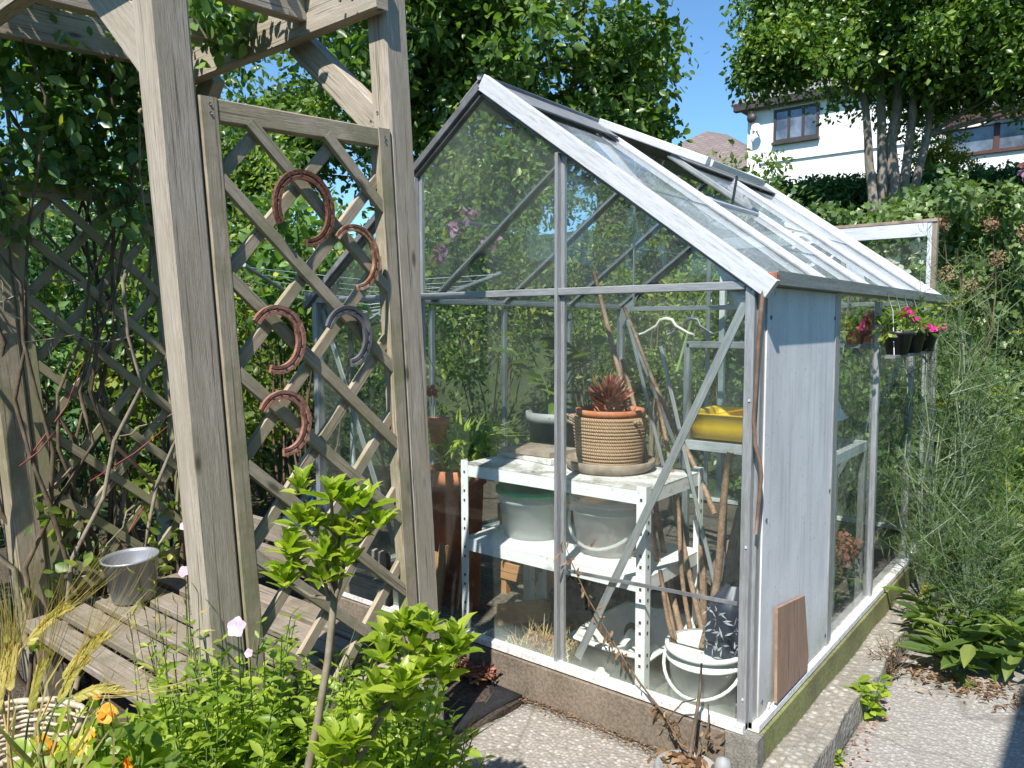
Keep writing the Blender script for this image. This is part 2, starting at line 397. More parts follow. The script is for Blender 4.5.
def mat_panel():
    m, nt, out = new_mat('grey_board')
    v = coords(nt, 'Object', (1, 1, 1))
    c = ramp(nt, noise(nt, coords(nt, 'Object', (1, 2.2, .8)), 2.4, 6), [(.3, (.52, .515, .515)), (.5, (.62, .615, .61)), (.7, (.69, .685, .675))])
    dr = noise(nt, coords(nt, 'Object', (1, 26, 1.1)), 1.6, 5, .7)
    c = mixc(nt, ramp(nt, dr, [(.52, (0, 0, 0)), (.70, (.38, .38, .38))]), c, (.27, .27, .265))
    sc = noise(nt, coords(nt, 'Object', (1, 9, 40)), 2.2, 3, .8, 2.0)
    c = mixc(nt, ramp(nt, sc, [(.66, (0, 0, 0)), (.70, (.5, .5, .5))]), c, (.24, .24, .25))
    sp = noise(nt, v, 75, 2, .6)
    c = mixc(nt, ramp(nt, sp, [(.68, (0, 0, 0)), (.74, (.7, .7, .7))]), c, (.16, .15, .14))
    sx = nt.nodes.new('ShaderNodeSeparateXYZ'); nt.links.new(v, sx.inputs[0])
    mr = nt.nodes.new('ShaderNodeMapRange'); mr.inputs[1].default_value = .03; mr.inputs[2].default_value = .22; mr.inputs[3].default_value = 1; mr.inputs[4].default_value = 0
    nt.links.new(sx.outputs[2], mr.inputs[0])
    mu = nt.nodes.new('ShaderNodeMath'); mu.operation = 'MULTIPLY'; nt.links.new(mr.outputs[0], mu.inputs[0]); nt.links.new(noise(nt, v, 14, 6, .75), mu.inputs[1])
    c = mixc(nt, mu.outputs[0], c, (.20, .22, .12))
    principled(nt, out, c, .62, 0, bump(nt, noise(nt, v, 5, 3), .25, .01), .35)
    return m
M['panel'] = mat_panel()
M['moss'] = mat_noise('mossy_board', [(.3, (.085, .075, .05)), (.45, (.15, .145, .06)), (.6, (.21, .22, .075)), (.8, (.31, .29, .20))], 4, .9, 0, .3, fine=(70, .35, [(.4, (.09, .09, .04)), (.6, (.27, .28, .10))]))
M['plinth'] = mat_noise('plinth_stone', [(.3, (.09, .075, .05)), (.5, (.17, .135, .10)), (.7, (.235, .19, .145))], 5, .9, 0, .35, fine=(110, .45, [(.38, (.07, .056, .04)), (.6, (.25, .205, .16))]))
M['block'] = mat_noise('mortar_block', [(.3, (.08, .075, .065)), (.5, (.19, .175, .15)), (.7, (.30, .28, .24))], 22, .95, 0, .6, fine=(140, .4, [(.4, (.07, .065, .05)), (.6, (.32, .3, .26))]))
M['path'] = mat_aggregate('path_concrete', (.375, .34, .295), [(.1, (.14, .11, .085)), (.4, (.34, .30, .26)), (.7, (.48, .45, .41)), (.95, (.64, .60, .55))], 72)
M['strip'] = mat_aggregate('pebble_concrete', (.34, .315, .265), [(.1, (.16, .13, .09)), (.4, (.38, .34, .27)), (.7, (.54, .50, .43)), (.95, (.70, .68, .62))], 46, .75)
M['pathright'] = mat_aggregate('old_path_concrete', (.37, .345, .31), [(.1, (.2, .17, .14)), (.5, (.37, .345, .31)), (.9, (.5, .475, .44))], 70, .5)
M['soil'] = mat_noise('soil', [(.3, (.03, .023, .016)), (.55, (.075, .055, .038)), (.75, (.14, .105, .075))], 14, .95, 0, .7, .02, fine=(80, .4, [(.4, (.02, .016, .01)), (.6, (.15, .11, .08))]))
M['floor'] = mat_noise('greenhouse_soil', [(.3, (.05, .042, .033)), (.55, (.12, .10, .075)), (.75, (.22, .19, .15))], 10, .95, 0, .6, .02, fine=(70, .4, [(.4, (.04, .03, .02)), (.6, (.26, .22, .17))]))
M['terrain'] = mat_noise('terrain_cover', [(.3, (.018, .026, .010)), (.55, (.035, .05, .018)), (.75, (.06, .07, .028))], 5, .95, 0, .5, .05)
M['mulch'] = mat_noise('red_mulch', [(.35, (.10, .03, .02)), (.55, (.28, .10, .06)), (.75, (.42, .18, .11))], 60, .95, 0, .8, .01)
M['fabric'] = mat_noise('black_weed_fabric', [(.35, (.008, .008, .010)), (.6, (.018, .018, .022)), (.8, (.04, .04, .046))], 50, .75, 0, .5, .01)
M['enamel'] = mat_noise('white_enamel', [(.2, (.66, .67, .66)), (.5, (.80, .80, .79)), (.8, (.84, .84, .83))], 8, .42, 0, .06, fine=(26, .45, [(.30, (.16, .13, .10)), (.42, (.72, .71, .69))]))
M['enamel_dirty'] = mat_noise('dirty_enamel', [(.32, (.12, .10, .08)), (.46, (.34, .31, .27)), (.58, (.70, .69, .66)), (.8, (.80, .79, .77))], 9, .5, 0, .15, fine=(50, .3, [(.36, (.1, .08, .06)), (.5, (.7, .69, .66))]))
M['hole'] = mat_noise('dark_hole', [(.3, (.02, .02, .02)), (.7, (.05, .05, .05))], 20, .9, 0, 0)
M['bucket'] = mat_film('milky_bucket_plastic', (.78, .80, .78), .42, .25)
M['tub'] = mat_film('milky_tub_plastic', (.74, .76, .74), .82, .25)
M['bucketwhite'] = mat_noise('white_bucket_plastic', [(.3, (.60, .60, .56)), (.55, (.74, .74, .70)), (.8, (.78, .78, .75))], 6, .35, 0, .05, fine=(40, .2, [(.35, (.4, .38, .33)), (.5, (.76, .76, .73))]))
M['lidgreen'] = mat_noise('green_plastic', [(.3, (.01, .24, .10)), (.7, (.02, .36, .16))], 8, .35, 0, .03)
M['terracotta'] = mat_noise('terracotta', [(.3, (.36, .105, .04)), (.55, (.50, .17, .075)), (.8, (.58, .27, .15))], 9, .8, 0, .15, fine=(60, .25, [(.4, (.28, .09, .04)), (.62, (.5, .27, .18))]))
M['greypot'] = mat_noise('grey_plastic_pot', [(.3, (.20, .205, .20)), (.6, (.32, .325, .32)), (.8, (.42, .42, .41))], 6, .6, 0, .05)
M['zinc'] = mat_noise('galvanised_pot', [(.3, (.24, .25, .265)), (.55, (.32, .33, .345)), (.75, (.40, .41, .425))], 7, .42, .45, .05)
M['saucer'] = mat_noise('saucer_clay', [(.3, (.14, .10, .07)), (.55, (.28, .22, .17)), (.8, (.42, .36, .29))], 12, .8, 0, .2)
M['yellow'] = mat_noise('yellow_plastic', [(.3, (.84, .50, .012)), (.7, (.88, .57, .025))], 5, .4, 0, .03)
M['rust'] = mat_noise('dark_rust', [(.3, (.045, .020, .014)), (.5, (.115, .045, .028)), (.7, (.23, .11, .065))], 40, .85, 0, .6, .004, fine=(120, .4, [(.4, (.05, .016, .01)), (.62, (.26, .11, .06))]))
M['rustpink'] = mat_noise('pale_rust', [(.32, (.085, .04, .03)), (.5, (.22, .10, .07)), (.68, (.38, .22, .165))], 42, .8, 0, .5, .004, fine=(120, .35, [(.4, (.2, .07, .04)), (.62, (.48, .25, .18))]))
M['iron'] = mat_noise('grey_iron', [(.3, (.055, .055, .06)), (.55, (.12, .12, .13)), (.75, (.25, .22, .20))], 20, .7, .2, .4, .004)
M['orange_rust'] = mat_noise('orange_rust', [(.3, (.11, .042, .02)), (.5, (.24, .115, .062)), (.7, (.55, .42, .30))], 30, .9, 0, .5, .004)
M['hose'] = mat_noise('brown_hose', [(.3, (.09, .05, .032)), (.6, (.18, .115, .08)), (.8, (.28, .20, .15))], 20, .6, 0, .1)
M['grip'] = mat_noise('rusty_gutter_mouth', [(.3, (.16, .06, .035)), (.7, (.34, .15, .09))], 30, .8, 0, .2)
M['black'] = mat_noise('black_polythene', [(.3, (.010, .010, .012)), (.7, (.03, .03, .034))], 9, .3, 0, .4, .02)
M['blue'] = mat_noise('blue_white_plastic', [(.42, (.03, .045, .10)), (.5, (.16, .20, .30)), (.56, (.62, .66, .72)), (.7, (.05, .07, .13))], 9, .35, 0, .4, .02)
M['whitebag'] = mat_noise('white_plastic_bag', [(.3, (.50, .51, .50)), (.6, (.74, .75, .74)), (.8, (.8, .8, .8))], 7, .35, 0, .4, .02)
M['paper'] = mat_noise('crumpled_paper', [(.3, (.45, .43, .38)), (.6, (.68, .66, .61)), (.8, (.78, .76, .72))], 12, .8, 0, .8, .03)
M['hanger'] = mat_noise('cream_plastic', [(.3, (.68, .63, .50)), (.7, (.78, .74, .62))], 8, .4, 0, .02)
M['wire'] = mat_noise('grey_wire', [(.3, (.12, .12, .13)), (.7, (.3, .31, .33))], 20, .5, .6, 0)
M['line'] = mat_noise('washing_line', [(.3, (.32, .36, .42)), (.7, (.58, .62, .66))], 20, .5, 0, 0)
M['render'] = mat_noise('white_render', [(.3, (.72, .72, .70)), (.7, (.80, .80, .78))], 1.5, .9, 0, .2)
M['renderwall'] = mat_noise('pebbledash', [(.3, (.40, .38, .34)), (.7, (.54, .52, .48))], 40, .95, 0, .5)
M['brick'] = mat_noise('brick_far', [(.3, (.20, .11, .08)), (.7, (.32, .19, .14))], 12, .9)
M['fascia'] = mat_noise('brown_fascia', [(.3, (.06, .026, .022)), (.7, (.09, .042, .035))], 4, .5, 0, 0)
M['frame_dark'] = mat_noise('dark_window_frame', [(.3, (.035, .028, .024)), (.7, (.06, .048, .042))], 6, .5, 0, 0)
M['bark'] = mat_noise('grey_bark', [(.3, (.09, .075, .06)), (.5, (.21, .18, .15)), (.7, (.34, .30, .25))], 5, .9, 0, .6, .03, stretch=(2, 2, .5), fine=(24, .4, [(.4, (.08, .07, .055)), (.6, (.3, .265, .22))]))
M['twig'] = mat_noise('brown_twig', [(.3, (.06, .042, .026)), (.6, (.15, .11, .07)), (.8, (.24, .185, .125))], 20, .9, 0, .3)
M['twig_grey'] = mat_noise('pale_twig', [(.3, (.13, .105, .07)), (.6, (.26, .22, .16)), (.8, (.36, .31, .24))], 20, .9, 0, .3)
M['redstem'] = mat_noise('red_stem', [(.3, (.16, .03, .028)), (.7, (.30, .08, .06))], 20, .6, 0, 0)
M['greenstem'] = mat_noise('green_stem', [(.3, (.08, .14, .035)), (.7, (.16, .24, .07))], 20, .6, 0, 0)
M['fennelstem'] = mat_noise('fennel_stem', [(.3, (.08, .13, .07)), (.5, (.14, .19, .11)), (.8, (.34, .35, .23))], 9, .6, 0, 0)
M['straw'] = mat_noise('straw', [(.3, (.36, .24, .09)), (.6, (.52, .38, .16)), (.8, (.62, .50, .27))], 14, .7, 0, 0)
M['wicker'] = mat_noise('pale_wicker', [(.3, (.30, .23, .15)), (.6, (.52, .44, .33)), (.8, (.66, .60, .49))], 24, .8, 0, .2)
M['bottle'] = mat_film('clear_bottle', (.62, .68, .72), .4, .12)

L_ = mat_leaf
M['l_tree'] = L_('pear_leaf', [(0, (0.041, 0.091, 0.025)), (.5, (0.119, 0.203, 0.048)), (.85, (0.224, 0.308, 0.084)), (1, (0.448, 0.476, 0.125))], .36)
M['l_holly'] = L_('holm_leaf', [(0, (0.035, 0.084, 0.017)), (.5, (0.105, 0.189, 0.036)), (.85, (0.210, 0.308, 0.056)), (1, (0.350, 0.392, 0.084))], .36, .25)
M['l_hedge'] = L_('hedge_leaf', [(0, (0.030, 0.078, 0.030)), (.6, (0.078, 0.186, 0.058)), (1, (0.180, 0.321, 0.092))], .45, .2)
M['l_shrub'] = L_('shrub_leaf', [(0, (.05, .10, .022)), (.5, (.16, .24, .045)), (.85, (.30, .36, .075)), (.95, (.46, .43, .11)), (1, (.44, .27, .10))], .42, .4)
M['l_dark'] = L_('shade_leaf', [(0, (0.029, 0.076, 0.029)), (.6, (0.071, 0.151, 0.055)), (1, (0.164, 0.277, 0.076))], .38, .25)
M['l_ivy'] = L_('ivy_leaf', [(0, (.05, .09, .032)), (.5, (.13, .20, .065)), (.85, (.24, .32, .12)), (1, (.38, .42, .18))], .36, .22)
M['l_lime'] = L_('yellow_green_leaf', [(0, (.14, .17, .02)), (.6, (.24, .27, .035)), (1, (.36, .36, .06))], .5, .3)
M['l_rose'] = L_('rose_leaf', [(0, (0.044, 0.106, 0.036)), (.55, (0.112, 0.213, 0.054)), (.88, (0.250, 0.376, 0.100)), (.95, (0.624, 0.550, 0.100)), (1, (0.750, 0.400, 0.124))], .34, .3)
M['l_young'] = L_('young_shrub_leaf', [(0, (.14, .23, .022)), (.5, (.27, .37, .035)), (.85, (.38, .47, .06)), (1, (.45, .50, .10))], .30, .4, 1.2, veins=True)
M['l_phlox'] = L_('flower_bed_leaf', [(0, (0.120, 0.204, 0.026)), (.5, (0.276, 0.384, 0.046)), (.85, (0.432, 0.528, 0.072)), (1, (0.552, 0.600, 0.132))], .42, .4)
M['l_grass'] = L_('grass_blade', [(0, (.07, .13, .025)), (.6, (.14, .22, .045)), (1, (.28, .30, .09))], .5, .35)
M['l_barley'] = L_('barley_leaf', [(0, (.16, .22, .045)), (.5, (.40, .33, .12)), (1, (.52, .40, .17))], .5, .35)
M['l_ear'] = L_('barley_grain', [(0, (.28, .27, .05)), (.5, (.44, .38, .09)), (1, (.58, .47, .18))], .5, .2)
M['l_awn'] = L_('barley_awn', [(0, (.40, .27, .12)), (.5, (.55, .42, .20)), (1, (.68, .56, .34))], .4, .2)
M['l_fennel'] = L_('fennel_thread', [(0, (.045, .095, .028)), (.6, (.09, .16, .042)), (1, (.17, .23, .07))], .6, .3)
M['l_dock'] = L_('dock_leaf', [(0, (.05, .10, .022)), (.6, (.11, .18, .04)), (1, (.22, .27, .07))], .45, .3, veins=True)
M['l_dead'] = L_('dead_leaf', [(0, (.09, .045, .022)), (.5, (.22, .12, .06)), (1, (.42, .30, .18))], .8, .2)
M['l_redleaf'] = L_('bronze_bud', [(0, (.14, .03, .022)), (.6, (.32, .085, .05)), (1, (.46, .20, .10))], .5, .2)
M['l_hydrangea'] = L_('dried_hydrangea', [(0, (.20, .07, .045)), (.6, (.38, .16, .11)), (1, (.50, .27, .2))], .8, .25)
M['l_seed'] = L_('seed_head', [(0, (.16, .07, .04)), (.6, (.30, .16, .10)), (1, (.42, .28, .18))], .8, .1)
M['p_pink'] = L_('pale_pink_petal', [(0, (.62, .36, .52)), (1, (.75, .55, .68))], .5, .3, 1.0)
M['p_mag'] = L_('magenta_petal', [(0, (.55, .01, .20)), (1, (.75, .05, .36))], .5, .3, 1.0)
M['p_mauve'] = L_('mauve_petal', [(0, (.34, .15, .27)), (1, (.50, .28, .42))], .5, .3, 1.0)
M['p_orange'] = L_('orange_petal', [(0, (.75, .20, .01)), (.6, (.80, .32, .02)), (1, (.82, .48, .05))], .5, .3, 1.0)
M['p_yellow'] = L_('yellow_petal', [(0, (.80, .45, .03)), (.6, (.82, .58, .10)), (1, (.85, .70, .35))], .5, .3, 1.0)
M['p_white'] = L_('white_petal', [(0, (.70, .68, .62)), (1, (.80, .79, .75))], .5, .3, 1.0)
M['p_red'] = L_('red_petal', [(0, (.45, .01, .02)), (1, (.65, .03, .04))], .5, .3, 1.0)

M['glass'] = mat_glass('greenhouse_glass', .017, (.50, .56, .50))
M['glass_dirty'] = mat_glass('dirty_greenhouse_glass', .028, (.42, .47, .40), (.95, .98, .965), 2.2)
M['glass_roof'] = mat_glass('roof_glass', .17, (.46, .52, .56), (.93, .97, .97), 3.0)  # film mixes dirt with sky reflection painted in as pale blue-grey
M['glass_win'] = mat_noise('house_window_glass', [(.4, (.05, .06, .08)), (.6, (.18, .22, .28))], 1.2, .08, 0, .05, spec=.9)

def mat_rope():
    m, nt, out = new_mat('rope_wrap')
    tc = nt.nodes.new('ShaderNodeTexCoord'); mp = nt.nodes.new('ShaderNodeMapping'); mp.inputs['Scale'].default_value = (1, 1, 1); mp.inputs['Rotation'].default_value = (0, 0, .0)
    nt.links.new(tc.outputs['UV'], mp.inputs[0])
    # twist: slanted strands across each turn of rope
    sx = nt.nodes.new('ShaderNodeSeparateXYZ'); nt.links.new(mp.outputs[0], sx.inputs[0])
    a = nt.nodes.new('ShaderNodeMath'); a.operation = 'MULTIPLY'; a.inputs[1].default_value = 95 * 2 * PI; nt.links.new(sx.outputs[0], a.inputs[0])
    b = nt.nodes.new('ShaderNodeMath'); b.operation = 'MULTIPLY'; b.inputs[1].default_value = 420; nt.links.new(sx.outputs[1], b.inputs[0])
    c_ = nt.nodes.new('ShaderNodeMath'); c_.operation = 'ADD'; nt.links.new(a.outputs[0], c_.inputs[0]); nt.links.new(b.outputs[0], c_.inputs[1])
    n = noise(nt, coords(nt, 'UV', (70, 260, 1)), 2, 5, .75)
    nn = nt.nodes.new('ShaderNodeMath'); nn.operation = 'MULTIPLY_ADD'; nn.inputs[1].default_value = 5; nt.links.new(n, nn.inputs[0]); nt.links.new(c_.outputs[0], nn.inputs[2])
    sn = nt.nodes.new('ShaderNodeMath'); sn.operation = 'SINE'; nt.links.new(nn.outputs[0], sn.inputs[0])
    c = ramp(nt, n, [(.3, (.34, .195, .105)), (.5, (.54, .345, .205)), (.72, (.68, .49, .33))])
    mr = nt.nodes.new('ShaderNodeMapRange'); mr.inputs[1].default_value = -1; mr.inputs[2].default_value = 1; nt.links.new(sn.outputs[0], mr.inputs[0])
    c = mixc(nt, ramp(nt, mr.outputs[0], [(.1, (.55, .55, .55)), (.45, (0, 0, 0))]), c, (.19, .115, .06))
    principled(nt, out, c, .9, 0, bump(nt, mr.outputs[0], .8, .004), .2)
    return m
M['rope'] = mat_rope()

M['navy'] = mat_noise('navy_bag', [(.3, (.018, .022, .04)), (.7, (.04, .046, .075))], 9, .4, 0, .2)
M['p_print'] = L_('printed_white_leaf', [(0, (.40, .42, .48)), (1, (.62, .64, .68))], .45, 0)

def mat_roof(name, c0, c1, c2, scale):
    m, nt, out = new_mat(name)
    b = nt.nodes.new('ShaderNodeTexBrick'); b.inputs['Scale'].default_value = scale
    b.inputs['Color1'].default_value = (*c0, 1); b.inputs['Color2'].default_value = (*c1, 1); b.inputs['Mortar'].default_value = (*c2, 1)
    b.inputs['Mortar Size'].default_value = .03; b.inputs['Brick Width'].default_value = .35; b.inputs['Row Height'].default_value = .2
    nt.links.new(coords(nt, 'UV', (1, 1, 1)), b.inputs['Vector'])
    n = noise(nt, coords(nt, 'UV', (1, 1, 1)), 4, 5)
    c = mixc(nt, .4, b.outputs['Color'], ramp(nt, n, [(.3, c0), (.7, c1)]))
    principled(nt, out, c, .85)
    return m
M['tile'] = mat_roof('brown_tiles', (.15, .115, .105), (.23, .18, .165), (.08, .065, .06), 1.0)
M['slate'] = mat_roof('grey_slates', (.20, .18, .185), (.27, .245, .25), (.12, .11, .11), 1.0)

exec_parts = []
# ================================================================== SETTING
def smooth01(t):
    t = np.clip(t, 0, 1); return t * t * (3 - 2 * t)

def ground_z(x, y):
    d = np.maximum(y - 3.7, -x - 4.6)
    z = -.27 + 2.0 * smooth01(d / 2.2) + .75 * smooth01((d - 2.2) / 3.2) + 1.6 * smooth01((d - 6) / 9) + 1.5 * smooth01((d - 15) / 60)
    return z

def build_ground():
    xs = np.concatenate([-np.geomspace(300, 12, 14), np.linspace(-11, 5, 65), np.geomspace(6, 300, 14)])
    ys = np.concatenate([-np.geomspace(300, 7, 12), np.linspace(-6, 20, 105), np.geomspace(22, 400, 14)])
    X, Y = np.meshgrid(xs, ys, indexing='ij')
    Z = ground_z(X, Y) + np.where(np.maximum(Y - 3.7, -X - 4.6) > .2, .05, 0) * np.sin(X * 3.1 + 1.3 * np.sin(Y * 2)) * np.sin(Y * 2.7)
    b = MB(); nx, ny = len(xs), len(ys)
    b.v = [tuple(p) for p in np.stack([X, Y, Z], -1).reshape(-1, 3)]
    for i in range(nx - 1):
        for j in range(ny - 1):
            a = i * ny + j; b.f.append([a, a + ny, a + ny + 1, a + 1]); b.uv.append([(0, 0)] * 4); b.sm.append(True)
    tag(b.build('ground', M['terrain']), kind='structure')
build_ground()

# concrete in front of the greenhouse, and the lower path to its right
def slab(name, x0, x1, y0, y1, z, mat, nx=30, ny=30, amp=.003, edge=None, thick=.1):
    def fn(u, v):
        x = x0 + (x1 - x0) * u; y = y0 + (y1 - y0) * v
        if edge: x, y = edge(x, y, u, v)
        return (x, y, z + amp * (math.sin(x * 9 + 2 * math.sin(y * 5)) + math.sin(y * 11 + x * 4)))
    b = MB().grid(fn, nx, ny)
    n = ny + 1
    def skirt(idx):
        base = len(b.v)
        for k in idx: p = b.v[k]; b.v.append((p[0], p[1], p[2] - thick))
        for i in range(len(idx) - 1):
            b.f.append([idx[i], idx[i + 1], base + i + 1, base + i]); b.uv.append([(0, 0)] * 4); b.sm.append(False)
    skirt([i * n for i in range(nx + 1)]); skirt([i * n + ny for i in range(nx + 1)])
    skirt(list(range(n))); skirt([nx * n + j for j in range(n)])
    return b.build(name, mat)
tag(slab('path', -.80, .04, -2.4, -.034, -.145, M['path'], edge=lambda x, y, u, v: (x + (1 - u) * (.05 * (y + .4) + .012 * math.sin(y * 31)), y)), kind='structure')
tag(slab('side_path', .16, 1.0, -2.4, 2.4, -.205, M['pathright'], edge=lambda x, y, u, v: (x, y)), kind='structure')
def ledge_edge(x, y, u, v): return (x + u * .006 * math.sin(y * 9) + u * .003 * math.sin(y * 23), y)
tag(slab('kerb_strip', .042, .158, -.06, 2.5, -.108, M['strip'], 16, 160, .004, ledge_edge, .12), kind='structure')
tag(slab('soil_bed', -4.4, -.80, -2.6, -.04, -.137, M['soil'], 60, 60, .012, None, .2), kind='structure')
tag(slab('side_bed', -4.6, -2.12, -.03, 3.5, -.112, M['soil'], 40, 50, .012, None, .2), kind='structure')
tag(slab('greenhouse_floor', -2.0, -.03, .04, 2.66, -.10, M['floor'], 30, 40, .006, None, .1), kind='structure')
# black weed fabric with a little red mulch between arbour and plinth
tag(slab('weed_fabric', -1.3, -.83, -.75, -.045, -.130, M['fabric'], 24, 24, .003, lambda x, y, u, v: (x + u * (.05 * (y + .4)), y), .03), kind='structure')
def build_debris():
    n = 520; x = rng.uniform(-.95, 0, n)
    P = np.stack([x, -.038 - np.abs(rng.normal(size=n)) * .022, np.full(n, -.142) + rng.random(n) * .006], -1)
    D = rng.normal(size=(n, 3)) * (1, 1, .2); N = rng.normal(size=(n, 3)) * .3 + (0, 0, 1)
    tag(leaves('plinth_debris', P, D, N, .006 + .014 * rng.random(n) ** 2, .005, M['l_dead']), 'brown leaf crumbs along the foot of the front plinth', 'debris', kind='stuff')
build_debris()
def build_mulch():
    n = 500
    P = np.stack([rng.uniform(-1.25, -.93, n), rng.normal(-.085, .03, n), np.full(n, -.085) + rng.random(n) * .012], -1)
    P[:, 1] = np.minimum(P[:, 1], -.05)
    D = rng.normal(size=(n, 3)) * (1, 1, .3); N = rng.normal(size=(n, 3)) * .4 + (0, 0, 1)
    tag(leaves('mulch_chips', P, D, N, .028 * (.5 + rng.random(n)), .012, M['l_hydrangea']), 'reddish bark chips scattered along the foot of the plinth', 'mulch', kind='stuff')
build_mulch()

# ---- plinth
plinth = thing('greenhouse_plinth', (0, 0, -.15), 'low brown stone and mossy board plinth under the greenhouse', 'plinth')
b = MB().box((-2.07, -.034, -.17), (-.055, .03, -.012), .05); b.build('front_slab', M['plinth'], plinth)
b = MB().box((.0, .02, -.12), (.042, 2.74, -.010), .04); o = b.build('side_board', M['moss'], plinth); o['label'] = 'green mossy side board'
b = MB().box((-.055, -.036, -.24), (.046, .02, -.008), .08); b.build('corner_block', M['block'], plinth)
b = MB().box((-2.09, .03, -.17), (-2.04, 2.74, -.012), .05); b.build('side_slab', M['plinth'], plinth)
b = MB().box((-2.04, 2.70, -.17), (0, 2.76, -.013), .05); b.build('back_slab', M['plinth'], plinth)

# ================================================================== GREENHOUSE
W, LN, H, RS = 2.04, 2.70, 1.312, .738
BX = [0, -.68, -1.36, -2.04]
TY = [0, .756, 1.362, 2.04, 2.70]
rl = math.hypot(W / 2, RS)
gh = thing('greenhouse', (-W / 2, LN / 2, 0), 'aluminium glasshouse with open roof vent and grey side board', 'greenhouse')
def roofz(x): return H + RS * (1 - abs(x + W / 2) / (W / 2))
for x in (0, -W):
    for y in (0, LN):
        sx = -.014 if x == 0 else .014; sy = .02 if y == 0 else -.02
        b = MB().box((min(x, x + 2 * sx), y - .012 if y == 0 else y - .028, 0), (max(x, x + 2 * sx), y + .028 if y == 0 else y + .012, H), .06)
        xo = x + (.012 if x == 0 else -.012)
        b.box((min(x, xo), y + .01 if y == 0 else y - .045, 0), (max(x, xo), y + .045 if y == 0 else y - .01, H), .05)
        b.build('corner_post', M['alu'], gh)
# side board ribs on lit near corner
for yy in (0, LN):
    s = -1 if yy == 0 else 1
    for x in (-.68, -1.36):
        b = MB().bar((x, yy - .012 * s, 0), (x, yy - .012 * s, roofz(x) - .03), .027, .016, (0, 1, 0), .1)
        b.bar((x - .006, yy + .008 * s, 0), (x - .006, yy + .008 * s, roofz(x) - .03), .012, .022, (0, 1, 0), .1)
        b.build('mullion', M['alu'], gh)
    b = MB().bar((-W + .03, yy, H), (-.03, yy, H), .026, .025, (0, 0, 1), .1); b.build('eaves_rail', M['alu'], gh)
    b = MB().bar((-W, yy + .012 * s, .006), (0, yy + .012 * s, .006), .036, .026, (0, 0, 1), .1); b.build('sill', M['sill_white'], gh)
    # rafters along the gable
    for sd in (1, -1):
        a = (-W / 2, yy, H + RS - .01); e = (-W / 2 + sd * W / 2, yy, H - .005)
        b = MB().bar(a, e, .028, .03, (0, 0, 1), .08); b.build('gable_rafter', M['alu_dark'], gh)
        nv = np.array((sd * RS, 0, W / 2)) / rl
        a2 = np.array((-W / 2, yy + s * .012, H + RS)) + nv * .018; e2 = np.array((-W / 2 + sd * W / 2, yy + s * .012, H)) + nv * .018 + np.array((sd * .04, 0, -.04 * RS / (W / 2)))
        b = MB().bar(a2 - (nv * .014 if sd < 0 else 0), e2 - (nv * .014 if sd < 0 else 0), .03, .058 if sd == 1 else .026, nv, .08); b.build('verge_trim', M['alu_bright'] if sd == 1 else M['alu_dark'], gh)
    # braces
    for sd in (0, 1):
        x0 = -.035 if sd == 0 else -W + .035; x1 = -.615 if sd == 0 else -W + .60
        MB().bar((x0, yy + .018 * -s, 1.27), (x1, yy + .018 * -s, .04), .005, .027, (0, 0, 1), .1).build('diagonal_brace', M['alu'], gh)
        xx = 0 if sd == 0 else -W; q = -1 if sd == 0 else 1
        MB().poly([(xx + q * .02, yy - s * .03, H + .0), (xx + q * .16, yy - s * .03, H + .10), (xx + q * .02, yy - s * .03, H - .15)], (0, .004, 0)).build('gusset', M['alu'], gh)
for x, sd in ((0, 1), (-W, -1)):
    for y in TY[1:-1]:
        b = MB().bar((x + sd * .006, y, 0), (x + sd * .006, y, H - .02), .03, .024, (1, 0, 0), .1); b.build('glazing_bar', M['alu'], gh)
    MB().bar((x, -.0, H + .012), (x, LN, H + .012), .03, .03, (0, 0, 1), .1).build('eaves_rail', M['alu'], gh)
    MB().bar((x + sd * .014, 0.01, .006), (x + sd * .014, LN, .006), .04, .024, (0, 0, 1), .1).build('sill', M['sill_white'], gh)
    # gutter: a U channel
    b = MB(); gx = x + sd * .028
    b.poly([(gx - .028, 0, H + .004), (gx + .028, 0, H + .004), (gx + .028, LN + .05, H + .004), (gx - .028, LN + .05, H + .004)], (0, 0, .004))
    b.poly([(gx + sd * .03, -.005, H), (gx + sd * .03, LN + .05, H), (gx + sd * .033, LN + .05, H + .038), (gx + sd * .033, -.005, H + .038)], (.004, 0, 0))
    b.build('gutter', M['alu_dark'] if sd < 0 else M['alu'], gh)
    nv = np.array((sd * RS, 0, W / 2)) / rl; sv = np.array((sd * W / 2, 0, -RS)) / rl
    top = np.array((-W / 2, 0, H + RS))
    for y in TY[1:-1] + [LN - .012]:
        for dy, wd, ht, off in ((0, .024, .028, .012),):
            p0 = top + sv * .05 + nv * off + np.array((0, y, 0)); p1 = top + sv * (rl + .005) + nv * off + np.array((0, y, 0))
            b = MB().bar(p0, p1, wd, ht, nv, .08)
            rb_ = b.build('roof_bar', M['alu_bright'] if sd == 1 else M['alu_dark'], gh)
            for e in (-.0235, .0235):
                MB().bar(p0 + np.array((0, e, 0)) - nv * .006, p1 + np.array((0, e, 0)) - nv * .006 - sv * .01, .012, .008, nv, .1).build('glazing_strip', M['alu'], rb_)
    for i in range(4):
        vent = (sd == 1 and i == 1)
        s0, s1 = (.60 if vent else .03), rl
        y0, y1 = TY[i] + .012, TY[i + 1] - .012
        cs = [s0] + ([.60 + (s1 - .6) * .5] if vent else [.03 + (s1 - .03) * .5]) + [s1]
        for k in range(2):
            lift = nv * (.004 if k == 0 else -.001)
            q = [top + sv * cs[k] + lift, top + sv * (cs[k + 1] + (.012 if k == 0 else 0)) + lift]
            b = MB().poly([q[0] + (0, y0, 0), q[1] + (0, y0, 0), q[1] + (0, y1, 0), q[0] + (0, y1, 0)], nv * .003)
            b.build('roof_pane', M['glass_roof'], gh)
